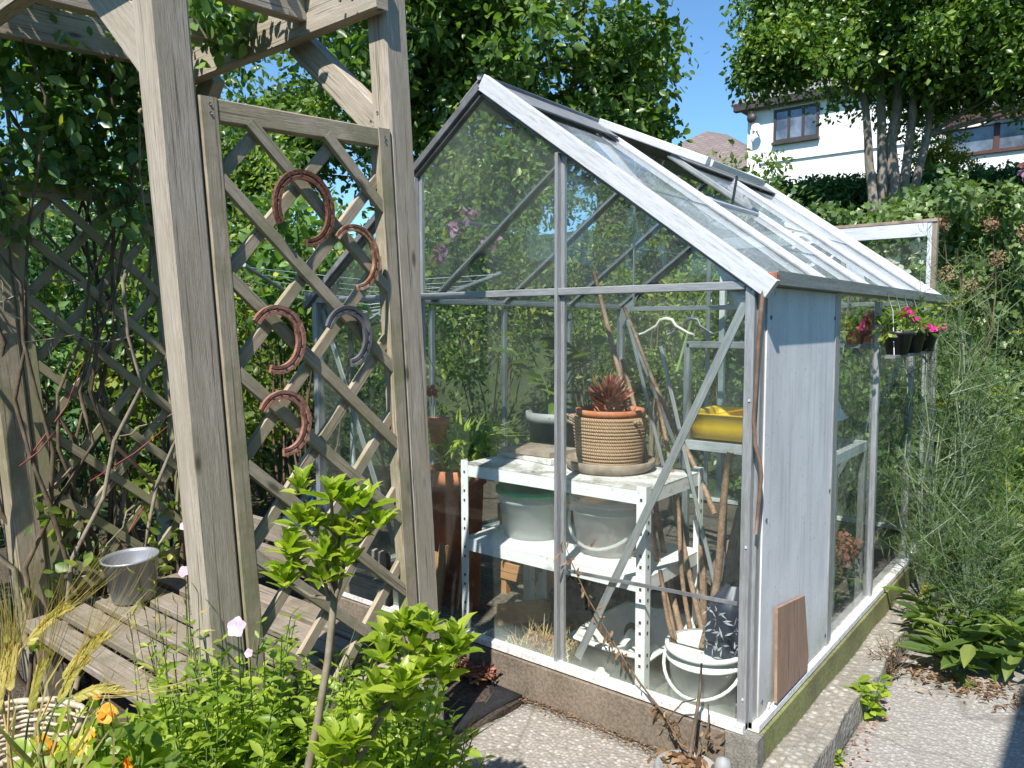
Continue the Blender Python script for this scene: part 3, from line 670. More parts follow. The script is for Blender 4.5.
# ridge cap
b = MB()
for sd in (1, -1):
    nv = np.array((sd * RS, 0, W / 2)) / rl; sv = np.array((sd * W / 2, 0, -RS)) / rl
    top = np.array((-W / 2, 0, H + RS + .032))
    y0, y1 = -.02, LN + .02
    if sd == 1:
        b.poly([top + (0, y0, 0), top + sv * .15 + (0, y0, 0), top + sv * .15 + (0, TY[1] - .02, 0), top + (0, TY[1] - .02, 0)], nv * .006)
        b.poly([top + (0, TY[2] + .02, 0), top + sv * .12 + (0, TY[2] + .02, 0), top + sv * .12 + (0, y1, 0), top + (0, y1, 0)], nv * .006)
        b.poly([top + (0, TY[1] - .02, 0), top + sv * .03 + (0, TY[1] - .02, 0), top + sv * .03 + (0, TY[2] + .02, 0), top + (0, TY[2] + .02, 0)], nv * .005)
    else:
        b.poly([top + (0, y0, 0), top + sv * .12 + (0, y0, 0), top + sv * .12 + (0, y1, 0), top + (0, y1, 0)], nv * .006)
b.tube([(-W / 2, -.022, H + RS + .036), (-W / 2, LN + .022, H + RS + .036)], .012, 8)
b.build('ridge_cap', M['ridge'], gh)
# roof vent, propped open
hg = np.array((-W / 2 + .012, 0, H + RS + .03)); lo = np.array((-.503, 0, 1.846))
vs = (lo - hg); vl = np.linalg.norm(vs); vs = vs / vl; vn = np.cross(vs, (0, 1, 0)); vn = vn if vn[2] > 0 else -vn
ya, yb = TY[1] - .005, TY[2] + .005
vent = MB()
for y in (ya + .015, yb - .015): vent.bar(hg + (0, y, 0), lo + (0, y, 0), .03, .034, vn, .1)
vent.bar(lo + (0, ya + .03, 0), lo + (0, yb - .03, 0), .032, .026, vn, .1)
vent.bar(hg + vs * .02 + (0, ya + .03, 0), hg + vs * .02 + (0, yb - .03, 0), .03, .026, vn, .1)
vo = vent.build('roof_vent', M['alu_bright'], gh)
MB().poly([hg + vs * .03 + (0, ya + .03, 0), lo - vs * .012 + (0, ya + .03, 0), lo - vs * .012 + (0, yb - .03, 0), hg + vs * .03 + (0, yb - .03, 0)], vn * .003).build('vent_pane', M['glass_roof'], vo)
sv = np.array((W / 2, 0, -RS)) / rl; nv = np.array((RS, 0, W / 2)) / rl
cb = np.array((-W / 2, 0, H + RS)) + sv * .60 + nv * .01
MB().bar(cb + (0, TY[1] + .02, 0), cb + (0, TY[2] - .02, 0), .03, .02, nv, .1).build('vent_crossbar', M['alu_bright'], gh)
MB().bar(lo + (0, (ya + yb) / 2, -.01), cb + (0, (ya + yb) / 2 + .01, .0), .005, .018, (0, 1, 0), .1).build('vent_stay', M['alu_dark'], vo)
# panes
def pane(pts, mat, thick): MB().poly(pts, thick).build('glass_pane', mat, gh)
for yy in (0, LN):
    for i in range(3):
        a, c = BX[i] - (.035 if i == 0 else .014), BX[i + 1] + (.035 if i == 2 else .014)
        g = M['glass_dirty'] if (i == 2 or yy > 0) else M['glass']
        if i == 0 and yy == 0:
            pane([(a, 0, .02), (a, 0, .372), (c, 0, .345), (c, 0, .02)], M['glass'], (0, .003, 0))
            pane([(a, .004, .362), (a, .004, H - .018), (c, .004, H - .018), (c, .004, .335)], M['glass'], (0, .003, 0))
        else:
            pane([(a, yy, .02), (a, yy, H - .018), (c, yy, H - .018), (c, yy, .02)], g, (0, .003, 0))
        zt = lambda x: roofz(x) - .022
        pts = [(a, yy, H + .018), (a, yy, max(zt(a), H + .02))]
        if i == 1: pts.append((-W / 2, yy, zt(-W / 2)))
        pts += [(c, yy, max(zt(c), H + .02)), (c, yy, H + .018)]
        pane(pts, M['glass_dirty'] if i == 1 else g, (0, .003, 0))
# lapped glass edge, greenish
MB().bar((-.66, -.004, .350), (-.035, -.004, .376), .004, .012, (0, 0, 1), .1).build('glass_lap', M['alu_dark'], gh)
for x, sd in ((0, 1), (-W, -1)):
    for i in range(4):
        if sd == 1 and i == 0: continue
        y0, y1 = TY[i] + (.045 if i == 0 else .014), TY[i + 1] - (.045 if i == 3 else .014)
        pane([(x, y0, .018), (x, y1, .018), (x, y1, H - .004), (x, y0, H - .004)], M['glass'] if sd == 1 else M['glass_dirty'], (.003, 0, 0))
# grey board in place of the first side pane, its edge strip and hook
o = MB().box((.004, .048, .020), (.016, .742, H - .006), .02).build('side_panel', M['panel'], gh)
b = MB()
for y_, z_ in ((.075, .06), (.075, .62), (.075, 1.22), (.70, .06), (.70, .60), (.70, 1.22)): b.tube([(.015, y_, z_), (.0185, y_, z_)], .006, 8)
b.build('screw', M['iron'], gh)
MB().bar((.013, .725, .02), (.013, .725, H - .01), .036, .016, (1, 0, 0), .08).build('panel_strip', M['alu'], gh)
MB().tube([(.022, .105, .0), (.024, .104, .03), (.026, .112, .045), (.027, .122, .04), (.027, .122, .012)], .0028, 6).build('hook', M['enamel'], gh)
# open gutter mouth
MB().box((.012, -.012, H + .006), (.062, .012, H + .034), .1).build('gutter_mouth', M['grip'], gh)
# small dark clips and bolts on the bars
b = MB()
for z in (.09, .55, .98): b.box((-.012, -.016, z), (-.006, -.011, z + .006), .1)
b.build('bolt', M['alu_bright'], gh)

# brown hose hanging from the gutter mouth
tag(MB().tube([(.030, -.016, H + .012), (.026, -.022, H - .03), (.018, -.024, 1.15), (.014, -.024, 1.02), (.010, -.026, .93), (.016, -.026, .86), (.030, -.022, .81), (.034, -.02, .77), (.028, -.02, .68), (.022, -.02, .60)], [.007, .007, .0066, .006, .006, .0064, .0064, .006, .006, .005], 8).build('hose', M['hose']),
    'thin brown hose hanging down the near corner post from the gutter', 'hose')
# plywood offcut leaning on the grey panel
tag(MB().poly([(.032, .150, .030), (.030, .142, .335), (.029, .40, .30), (.031, .452, .075), (.032, .44, .030)], (.009, 0, 0)).build('plywood_offcut', M['ply']),
    'brown plywood offcut leaning against the grey board', 'board')
# ================================================================== INSIDE THE GREENHOUSE
FZ = -.10
# white perforated shelving
su = thing('shelving_unit', (-.80, .30, FZ), 'white perforated steel shelving with a rusty stained top shelf', 'shelves')
UX0, UX1, UY0, UY1 = -1.215, -.385, .075, .515
for x in (UX0, UX1):
    for y in (UY0, UY1):
        sx = 1 if x == UX0 else -1; sy = 1 if y == UY0 else -1
        b = MB().box((min(x, x + sx * .036), min(y, y + sy * .003), FZ), (max(x, x + sx * .036), max(y, y + sy * .003), .665), .02)
        b.box((min(x, x + sx * .003), min(y + sy * .0035, y + sy * .036), FZ), (max(x, x + sx * .003), max(y + sy * .0035, y + sy * .036), .665), .02)
        u = b.build('upright', M['enamel'], su)
        h = MB()
        for k in range(19):
            z = FZ + .03 + k * .038
            if k % 3 == 2: continue
            h.box((x + sx * .014, min(y - sy * .0015, y + sy * .001), z), (x + sx * .022, max(y - sy * .0015, y + sy * .001), z + .010), .1)
            h.box((min(x - sx * .0015, x + sx * .001), min(y + sy * .014, y + sy * .022), z), (max(x - sx * .0015, x + sx * .001), max(y + sy * .014, y + sy * .022), z + .010), .1)
        h.build('bolt_holes', M['hole'], u)
for z, mt in ((.652, M['enamel_dirty']), (.352, M['enamel'])):
    b = MB().box((UX0 + .004, UY0 + .004, z - .004), (UX1 - .004, UY1 - .004, z), .02)
    s_ = b.build('shelf', mt, su)
    b = MB()
    b.box((UX0 + .004, UY0 + .0045, z - .050), (UX1 - .004, UY0 + .007, z - .0045), .02); b.box((UX0 + .004, UY1 - .007, z - .050), (UX1 - .004, UY1 - .0045, z - .0045), .02)
    b.box((UX0 + .0045, UY0 + .008, z - .050), (UX0 + .007, UY1 - .008, z - .0045), .02); b.box((UX1 - .007, UY0 + .008, z - .050), (UX1 - .0045, UY1 - .008, z - .0045), .02)
    b.build('shelf_lip', M['enamel'], s_)
ZT = .652
# flat old boards / seed trays on the top shelf
t = thing('seed_board', (-1.06, .40, ZT), 'flat stained grey boards stacked on the top shelf', 'boards')
MB().poly([(-1.21, .30, ZT + .012), (-.90, .25, ZT + .012), (-.86, .44, ZT + .012), (-1.17, .50, ZT + .012)], (0, 0, .02)).build('board', M['enamel_dirty'], t)
MB().poly([(-1.17, .27, ZT + .034), (-.92, .27, ZT + .034), (-.90, .46, ZT + .034), (-1.15, .47, ZT + .034)], (0, 0, .018)).build('board', M['saucer'], t)
# rope-wrapped pot on a saucer
PC = (-.685, .335)
t = thing('plant_saucer', (PC[0], PC[1], ZT), 'wide brown clay saucer under the rope wrapped pot', 'saucer')
MB().lathe([(.001, ZT + .002), (.150, ZT + .002), (.162, ZT + .012), (.172, ZT + .040), (.167, ZT + .044), (.155, ZT + .020), (.001, ZT + .016)], (PC[0], PC[1], 0), 40).build('dish', M['saucer'], t)
t = thing('rope_planter', (PC[0], PC[1], ZT + .016), 'rope wrapped round planter holding a terracotta pot with bronze bulbs', 'planter')
z0 = ZT + .017
prof = []
nr = 15
for i in range(nr * 6 + 1):
    f = i / (nr * 6); z = z0 + f * .188; row = int(min(f * nr, nr - .001)); r = .112 + .030 * f ** .7 + .0016 * math.sin(row * 12.9898) + (.0040 + .0010 * math.sin(row * 7.1)) * abs(math.sin(PI * f * nr))
    prof.append((r, z))
MB().lathe([(.001, z0)] + prof + [(.136, z0 + .19), (.128, z0 + .17), (.126, z0 + .10)], (PC[0], PC[1], 0), 48).build('rope_cover', M['rope'], t)
MB().tube([(PC[0] - .135, PC[1] - .05, z0 + .175), (PC[0] - .163, PC[1] - .05, z0 + .185), (PC[0] - .165, PC[1] - .04, z0 + .16), (PC[0] - .14, PC[1] - .04, z0 + .15)], .006, 6).build('handle', M['rope'], t)
MB().tube([(PC[0] + .128, PC[1] - .05, z0 + .175), (PC[0] + .160, PC[1] - .05, z0 + .185), (PC[0] + .160, PC[1] - .03, z0 + .16), (PC[0] + .13, PC[1] - .03, z0 + .15)], .006, 6).build('handle', M['rope'], t)
pz = z0 + .185
MB().lathe([(.10, pz - .06), (.118, pz), (.118, pz + .006), (.128, pz + .006), (.130, pz + .030), (.118, pz + .030), (.112, pz + .01), (.001, pz + .008)], (PC[0], PC[1], 0), 40).build('terracotta_pot', M['terracotta'], t)
n = 260
d, q = sphere_pts(n, .0); P = np.array((PC[0] - .005, PC[1], pz + .07)) + q * (.062, .06, .065)
leaves('bronze_shoots', P, d * (1, 1, .6) + (0, 0, .7), rng.normal(size=(n, 3)), .05, .010, M['l_redleaf'], t, T_SIMPLE)
# buckets on the middle shelf
def bucket(name, c, r0, r1, h, label, body, rim, lid=None, content=None, handle=0.0, cat='bucket', tilt=None):
    t = thing(name, c, label, cat)
    a = MB().lathe([(.001, .002), (r0, .002), (r0 + .004, .01), (r1 - .006, h - .045), (r1 + .003, h - .045), (r1 + .003, h - .038), (r1 - .004, h - .036), (r1, h), (r1 - .005, h), (r1 - .009, h - .03), (r0 - .002, .012), (.001, .008)], c, 40, tilt)
    a.build('body', body, t)
    MB().lathe([(r1 - .006, h - .014), (r1 + .006, h - .014), (r1 + .007, h + .002), (r1 - .006, h + .003)], c, 40, tilt).build('rim', rim, t)
    if lid: MB().lathe([(r1 + .004, h - .016), (r1 + .0085, h - .014), (r1 + .009, h + .004), (r1 - .010, h + .007), (r1 - .02, h + .002), (.001, h + .002)], c, 40, tilt).build('lid', lid, t)
    if content:
        nn = 420; ang = rng.random(nn) * 2 * PI; rr = np.sqrt(rng.random(nn)) * (r0 - .006)
        P = np.stack([c[0] + rr * np.cos(ang), c[1] + rr * np.sin(ang), c[2] + .015 + rng.random(nn) * .075], -1)
        leaves('bulbs', P, rng.normal(size=(nn, 3)), rng.normal(size=(nn, 3)), .03, .024, content, t, T_FULL)
    if handle:
        pts = []
        for i in range(17):
            f = i / 16; a_ = PI * f
            pts.append((c[0] + (r1 + .008) * math.cos(a_), c[1] - .02 - math.sin(a_) * (r1 * .75), c[2] + h - .04 - math.sin(a_) * handle))
        # keep the bail outside the wall
        pp = []
        for x, y, z in pts:
            vx, vy = x - c[0], y - c[1]; l_ = math.hypot(vx, vy); rr = r0 + (r1 - r0) * max(0, (z - c[2]) / h) + .012
            k = max(1, rr / max(l_, 1e-6)); pp.append((c[0] + vx * k, c[1] + vy * k, z))
        MB().tube(pp, .006, 8).build('bail', rim, t)
    return t
bucket('plastic_bucket', (-1.015, .300, .352), .125, .152, .192, 'milky plastic bucket with green lid on the middle shelf', M['bucket'], M['bucket'], lid=M['lidgreen'])
bucket('plastic_bucket', (-.655, .295, .352), .118, .150, .205, 'milky bucket with looped handle and pinkish bulbs on the middle shelf', M['bucket'], M['bucket'], content=M['l_hydrangea'], handle=.13)
# storage tub and bucket on the soil
t = thing('storage_tub', (-.545, .37, FZ), 'low milky storage tub on the soil beneath the shelves', 'tub')
MB().lathe([(.001, FZ + .003), (.115, FZ + .003), (.150, FZ + .150), (.168, FZ + .150), (.170, FZ + .165), (.148, FZ + .163), (.112, FZ + .012), (.001, FZ + .010)], (-.555, .335, 0), 48, None, True, .78, (1.05, 1.40)).build('body', M['bucketwhite'], t)
o = MB().grid(lambda u, v: (-.655 + .16 * u, .22 + .20 * v, FZ + .06 + .075 * math.sin(PI * u) * math.sin(PI * v) + .02 * math.sin(9 * u + 7 * v)), 14, 14).build('plastic_bag', M['whitebag'])
tag(o, 'crumpled clear plastic bag lying inside the storage tub', 'bag')
bucket('plastic_bucket', (-.225, .205, FZ), .098, .128, .228, 'white bucket on the soil holding canes and a leaf print bag', M['bucketwhite'], M['bucketwhite'], handle=.10, cat='bucket')
# leaf-print bag, standing in the bucket
def bagfn(u, v):
    a = 2 * PI * u; r = (.048 + .030 * v) * (1 + .12 * math.sin(5 * a + 4 * v) + .06 * math.sin(9 * a)) * (1 if v < .85 else 1 - (v - .85) * 4)
    return (-.180 + r * math.cos(a) + .060 * v, .205 + r * 1.0 * math.sin(a), FZ + .02 + .44 * v)
bg_ = tag(MB().grid(bagfn, 48, 24).build('printed_bag', M['navy']), 'navy and white leaf print bag stuffed in the white floor bucket', 'bag')
n = 330; P = []; N = []; D = []
for _ in range(n):
    u, v = rng.random(), rng.random() * .86; p = np.array(bagfn(u, v)); du = np.array(bagfn(u + .01, v)) - p; dv = np.array(bagfn(u, v + .01)) - p
    nn = np.cross(du, dv); nn /= np.linalg.norm(nn)
    if np.dot(nn, p - np.array((-.18 + .06 * v, .205, p[2]))) < 0: nn = -nn
    q = rng.random() * 7; P.append(p + nn * .0025); N.append(nn); D.append(unit(du) * math.cos(q) + unit(dv) * math.sin(q))
leaves('leaf_print', np.array(P), np.array(D), np.array(N), .034, .0075, M['p_print'], bg_, T_SIMPLE, None, .05)
def filmfn(u, v):
    a = 2 * PI * u; r = .052 * (1 + .25 * math.sin(4 * a + 9 * v)) * (1 - .3 * v)
    return (-.205 + r * math.cos(a) + .09 * v, .285 + r * math.sin(a), FZ + .05 + .66 * v)
tag(MB().grid(filmfn, 32, 20).build('plastic_sheet', M['black']), 'roll of glossy black plastic standing behind the leaf print bag', 'plastic sheet')
# canes
canes = [((-.26, .16, -.07), (-.90, .57, 1.42), .0105, 'longest brown cane leaning from the floor bucket up past the roof brace', 'cane'),
         ((-.34, .50, .50), (-.80, .62, 1.27), .008, 'grey brown cane beside the longest cane', 'cane'),
         ((-.262, .21, -.06), (-.118, .150, .80), .012, 'thick dark brown cane leaning right against the corner post', 'cane'),
         ((-.270, .175, -.07), (-.395, .185, .36), .008, 'short brown cane leaning left out of the floor bucket', 'cane')]
canes += [((-.31, .30, -.09), (-.735, .52, 1.06), .010, 'brown cane rising just right of the longest cane', 'cane'),
          ((-.235, .30, -.09), (-.56, .47, .92), .009, 'reddish cane ending level with the saucer', 'cane'),
          ((-.29, .27, -.09), (-.41, .34, .60), .008, 'short reddish cane behind the right white upright', 'cane')]
for p0, p1, r, lab, nm in canes:
    pts = []
    for i in range(9):
        f = i / 8; p = np.array(p0) * (1 - f) + np.array(p1) * f + np.array((.010 * math.sin(7 * f + r * 900), .008 * math.sin(5 * f), 0)); pts.append(p)
    tag(MB().tube(pts, [r * 1.2 * (1.05 - .3 * i / 8) for i in range(9)], 7).build(nm, M['cane']), lab, 'cane')
for p0, p1, lab in [((-.205, .34, .10), (-.52, .42, 1.12), 'thin metal stake crossing behind the longest cane'), ((-.42, .56, .10), (-.765, .60, 1.22), 'grey metal stake rising beside the window frame')]:
    tag(MB().bar(p0, p1, .014, .008, (0, 1, 0), .2).build('metal_stake', M['alu']), lab, 'stake')
t = thing('timber_stakes', (-.30, .42, FZ), 'bundle of short reddish timber stakes behind the floor bucket', 'stakes')
for i, (x, y, x2, h) in enumerate([(-.33, .44, -.36, .62), (-.28, .46, -.26, .66), (-.25, .43, -.22, .60), (-.31, .48, -.33, .55)]):
    MB().bar((x, y, FZ), (x2, y + .02, FZ + h * .78), .022, .018, (0, 1, 0), .1).build('stake', M['cane'], t)
# staging with yellow tray
stg = thing('aluminium_staging', (-.38, 1.25, FZ), 'aluminium staging bench with raised back frame carrying a yellow tray', 'staging')
for x, y, zt in ((-.70, 1.02, 1.115), (-.06, 1.02, .68), (-.70, 1.45, .68), (-.06, 1.45, .68)):
    MB().box((x - .014, y - .014, FZ), (x + .014, y + .014, zt), .1).build('leg', M['alu'], stg)
MB().box((-.70, 1.006, 1.095), (-.06, 1.034, 1.125), .1).build('top_rail', M['alu'], stg)
b = MB().box((-.715, 1.0, .640), (-.045, 1.02, .682), .06); b.box((-.715, 1.45, .640), (-.045, 1.47, .682), .06)
b.box((-.715, 1.021, .640), (-.695, 1.449, .682), .06); b.box((-.065, 1.021, .640), (-.045, 1.449, .682), .06)
for k in range(8): b.box((-.693, 1.03 + k * .052, .655), (-.067, 1.065 + k * .052, .668), .06)
b.build('slatted_top', M['alu_bright'], stg)
def tray(u, v):
    a = 2 * PI * u; m_ = max(abs(math.cos(a)), abs(math.sin(a))); x, y = math.cos(a) / m_, math.sin(a) / m_
    prof = [(.0, .002), (.95, .002), (1.0, .11), (1.05, .112), (1.04, .118), (.98, .113), (.94, .012), (0, .012)]
    i = min(int(v * 7), 6); f = v * 7 - i; r = prof[i][0] * (1 - f) + prof[i + 1][0] * f; z = prof[i][1] * (1 - f) + prof[i + 1][1] * f
    return (-.43 + x * r * .29, 1.22 + y * r * .17, .684 + z)
t = thing('yellow_tray', (-.40, 1.22, .684), 'bright yellow plastic tray on the aluminium staging', 'tray')
MB().grid(tray, 32, 14).build('tray', M['yellow'], t)
MB().poly([(-.60, 1.10, .795), (-.46, 1.06, .830), (-.40, 1.30, .815), (-.56, 1.32, .80)], (0, 0, .004)).build('flap', M['yellow'], t)
MB().tube([(-.15 + .055 * math.cos(a) * .4, 1.12, .86 + .07 * math.sin(a)) for a in np.linspace(0, 2 * PI, 22)], .008, 6, False).build('loop_handle', M['yellow'], t)
tag(MB().grid(lambda u, v: (-.24 + .16 * u, 1.10 + .2 * v, .70 + .13 * math.sin(PI * u) * math.sin(PI * v) * (1 + .3 * math.sin(9 * u)) + .1), 12, 12).build('white_bag', M['whitebag']), 'white plastic bag lying on the yellow tray', 'bag')
# coat hanger on a rail
t = thing('hanging_rail', (-.45, 1.04, 1.27), 'thin aluminium rail across the greenhouse at eaves height', 'rail')
MB().bar((-1.0, 1.04, 1.272), (-.02, 1.04, 1.272), .010, .018, (0, 0, 1), .1).build('bar', M['alu'], t)
for x in (-.99, -.03): MB().bar((x, 1.04, 1.27), (x, 1.04, roofz(x) - .02 if x < -.1 else 1.31), .006, .012, (0, 1, 0), .1).build('drop', M['alu'], t)
def hanger(x, y, z, lab, mt, w=.14):
    t = thing('coat_hanger', (x, y, z), lab, 'hanger')
    pts = [(x - w, y, z - .085), (x - w * .8, y, z - .078), (x - w * .35, y, z - .045), (x - .03, y, z - .018), (x, y, z - .012), (x + .03, y, z - .018), (x + w * .35, y, z - .045), (x + w * .8, y, z - .078), (x + w, y, z - .085)]
    MB().tube(pts, [.005, .006, .007, .008, .009, .008, .007, .006, .005], 8).build('arms', mt, t)
    MB().tube([(x, y, z - .012), (x, y, z + .02), (x + .004, y, z + .034), (x + .012, y, z + .045), (x + .006, y, z + .060), (x - .008, y, z + .062), (x - .014, y, z + .052)], .0022, 6).build('hook', M['wire'], t)
hanger(-.82, 1.04, 1.238, 'cream plastic coat hanger hooked on the greenhouse rail', M['hanger'])
hanger(-.70, 1.052, 1.238, 'dark wire coat hanger behind the cream one', M['wire'], .12)
# large grey pot and its leafy plant, behind the shelves on a crate
def plant(name, c, label, n, L, Wd, mat, spread, hgt, cat='plant', T=T_FULL, stem=None, group=None, nst=10, arch=.5):
    t = thing(name, c, label, cat, group); Ps = []; Ds = []; Ns = []; sb = MB()
    for s_ in range(nst):
        a = rng.random() * 2 * PI; ln = hgt * (.55 + .5 * rng.random()); sp = spread * (.3 + .9 * rng.random())
        pts = []
        for i in range(7):
            f = i / 6
            pts.append(np.array((c[0] + math.cos(a) * sp * f ** 1.5, c[1] + math.sin(a) * sp * f ** 1.5, c[2] + ln * (f - arch * .35 * f * f))) + rng.normal(size=3) * .004 * f)
        sb.tube(pts, [.004 * (1 - .7 * i / 6) * (hgt / .4) ** .5 for i in range(7)], 5)
        for _ in range(n // nst):
            f = .2 + .8 * rng.random(); i = min(int(f * 6), 5); p = pts[i] * (1 - (f * 6 - i)) + pts[i + 1] * (f * 6 - i)
            a2 = rng.random() * 2 * PI
            Ps.append(p); Ds.append((math.cos(a2), math.sin(a2), .25 + .3 * rng.normal())); Ns.append((0.3 * rng.normal(), .3 * rng.normal(), 1))
    sb.build('stems', stem or M['greenstem'], t)
    Ps = np.array(Ps); nn = len(Ps); ls = L * (.6 + .6 * rng.random(nn))
    leaves('foliage', Ps, np.array(Ds), np.array(Ns), ls, ls * Wd / L, mat, t, T, None, 1.0, True)
    return t
t = thing('grey_pot', (-1.27, .80, .36), 'large grey plastic pot standing behind the shelving', 'pot')
MB().lathe([(.10, .36), (.125, .74), (.140, .74), (.143, .79), (.128, .79), (.122, .74), (.001, .735)], (-1.27, .80, 0), 36).build('body', M['greypot'], t)
plant('potted_plant', (-1.27, .80, .735), 'tall potted plant with broad yellow green leaves in the grey pot', 46, .15, .065, M['l_dock'], .22, .62, stem=M['greenstem'], nst=7)
t = thing('wooden_crate', (-1.30, .84, FZ), 'rough timber crate carrying the grey pot', 'crate')
for x in (-1.47, -1.10):
    for y in (.66, 1.0): MB().box((x - .02, y - .02, FZ), (x + .02, y + .02, .33), .1).build('post', M['wood_orange'], t)
for z in (.02, .17, .30):
    MB().box((-1.49, .630, z - .04), (-1.08, .640, z + .04), .06).build('board', M['wood_orange'], t)
    MB().box((-1.50, .641, z - .04), (-1.491, 1.02, z + .04), .06).build('board', M['wood_orange'], t)
MB().box((-1.49, .645, .331), (-1.08, 1.02, .359), .05).build('top_board', M['wood_orange'], t)
# terracotta pot with fern by the door
t = thing('terracotta_pot', (-1.50, .36, FZ), 'big terracotta pot with a green fern beside the white shelving', 'pot')
MB().lathe([(.095, FZ), (.118, .49), (.132, .49), (.136, .560), (.122, .560), (.116, .50), (.001, .50)], (-1.50, .36, 0), 36).build('body', M['terracotta'], t)
n = 150; a = rng.random(n) * 2 * PI
P = np.stack([-1.50 + .08 * np.cos(a) * rng.random(n), .36 + .08 * np.sin(a) * rng.random(n), np.full(n, .55)], -1)
D = np.stack([np.cos(a) * .55 + .18, np.sin(a) * .55 - .12, .75 + .5 * rng.random(n)], -1)
leaves('fronds', P, D, np.stack([-np.cos(a), -np.sin(a), np.full(n, .8)], -1) + rng.normal(size=(n, 3)) * .2, .15 + .15 * rng.random(n), .020, M['l_phlox'], t, T_BLADE, None, 1.6)
clump_leaves('leaflets', [(-1.34 + .06 * rng.normal(), .30 + .04 * rng.normal(), .64 + .04 * rng.normal()) for _ in range(8)], .05, 16, .045, .028, M['l_phlox'], t, T_FULL)
t = thing('hanging_pot', (-1.482, .22, .69), 'small orange pot with a red flower above the fern', 'pot')
MB().tube([(-1.505, .22, .79), (-1.505, .23, 1.0), (-1.505, .05, 1.29)], .002, 5).build('wire', M['wire'], t)
MB().lathe([(.03, .69), (.044, .775), (.050, .775), (.051, .80), (.001, .795)], (-1.482, .22, .0), 20).build('body', M['terracotta'], t)
clump_leaves('flower', [(-1.522, .22, .918)], .022, 26, .024, .018, M['p_red'], t, T_FULL)
MB().tube([(-1.515, .22, .79), (-1.522, .22, .918)], .002, 5).build('stem', M['greenstem'], t)
# timber upright planks, clutter under the shelves
for x, y, w_, h_, lab in [(-1.60, .17, .075, .26, 'wide orange brown plank upright behind the door glass'), (-1.50, .17, .085, .30, 'second orange plank leaning beside the wide plank'), (-1.43, .13, .04, .36, 'narrow orange batten nearest the white upright')]:
    tag(MB().bar((x, y, FZ), (x + .015, y + .05, FZ + h_), w_, .018, (0, 1, 0), .06).build('timber_plank', M['wood_orange']), lab, 'plank')
t = thing('pallet_piece', (-1.02, .42, FZ), 'loose pale timber frame lying under the shelving', 'frame')
MB().bar((-1.22, .30, FZ + .06), (-1.06, .52, FZ + .06), .02, .09, (0, 0, 1), .06).build('side', M['wood_orange'], t)
MB().bar((-1.07, .50, FZ + .01), (-1.07, .50, FZ + .42), .045, .03, (0, 1, 0), .06).build('post', M['wood_orange'], t)
MB().bar((-1.05, .53, FZ + .06), (-.72, .62, FZ + .06), .02, .08, (0, 0, 1), .06).build('side', M['wood_orange'], t)
def lump(name, c, r, mt, lab, cat, amp=.22, seed=0, sq=.8):
    def fn(u, v):
        a, e = 2 * PI * u, PI * (v - .5)
        k = 1 + amp * (math.sin(3 * a + seed) * math.cos(2 * e) + .6 * math.sin(7 * a + 5 * e + seed) * math.cos(e) + .35 * math.sin(13 * a - 9 * e) * math.cos(e))
        return (c[0] + r[0] * k * math.cos(a) * math.cos(e), c[1] + r[1] * k * math.sin(a) * math.cos(e), c[2] + r[2] * (max(-.7, k * math.sin(e)) + .7))
    return tag(MB().grid(fn, 48, 24).build(name, mt), lab, cat)
lump('compost_bag', (-1.00, .80, FZ), (.20, .12, .16), M['blue'], 'blue and white compost bag slumped behind the shelving', 'bag', .2, 1)
lump('compost_bag', (-.72, .86, FZ), (.22, .14, .15), M['black'], 'black plastic bag slumped under the shelving', 'bag', .25, 3)
lump('compost_bag', (-.35, .95, FZ), (.22, .16, .12), M['black'], 'black plastic bag under the aluminium staging', 'bag', .2, 2)
lump('compost_bag', (-.98, .56, FZ), (.16, .08, .12), M['black'], 'crumpled black plastic bag right behind the dry grass', 'bag', .3, 7)
lump('compost_bag', (-.62, .62, FZ), (.17, .08, .14), M['black'], 'black bag between storage tub and back of the shelving', 'bag', .28, 9)
t = thing('log', (-.80, .48, FZ), 'rough brown log lying under the middle shelf', 'log')
MB().tube([(-1.02, .46, FZ + .05), (-.85, .47, FZ + .055), (-.60, .50, FZ + .05)], [.045, .05, .046], 10).build('wood', M['twig'], t)
lump('white_bag', (-1.12, .56, FZ), (.07, .06, .13), M['whitebag'], 'white plastic bag behind the left white upright', 'bag', .2, 5)
lump('paper_ball', (-1.08, .14, FZ + .01), (.065, .035, .04), M['paper'], 'crumpled white paper on the ledge inside the door glass', 'paper', .25, 4)
lump('paper_ball', (-.60, .13, FZ + .01), (.04, .03, .03), M['paper'], 'small crumpled white paper below the diagonal brace', 'paper', .3, 8)
# dry grass and a dead fern in the bed
n = 200
P = np.stack([rng.uniform(-1.02, -.74, n), rng.uniform(.12, .30, n), np.full(n, FZ)], -1)
tag(leaves('dry_grass', P, rng.normal(size=(n, 3)) * (.6, .5, .1) + (0, 0, .8), rng.normal(size=(n, 3)), .07 + .10 * rng.random(n), .005, M['l_awn'], None, T_BLADE), 'tangled dry grass under the shelving', 'grass', kind='stuff')
plant('dead_fern', (-.86, .10, FZ), 'small rust coloured dead fern just inside the glass', 60, .03, .012, M['l_hydrangea'], .05, .15, T=T_SIMPLE, stem=M['twig'], nst=6)
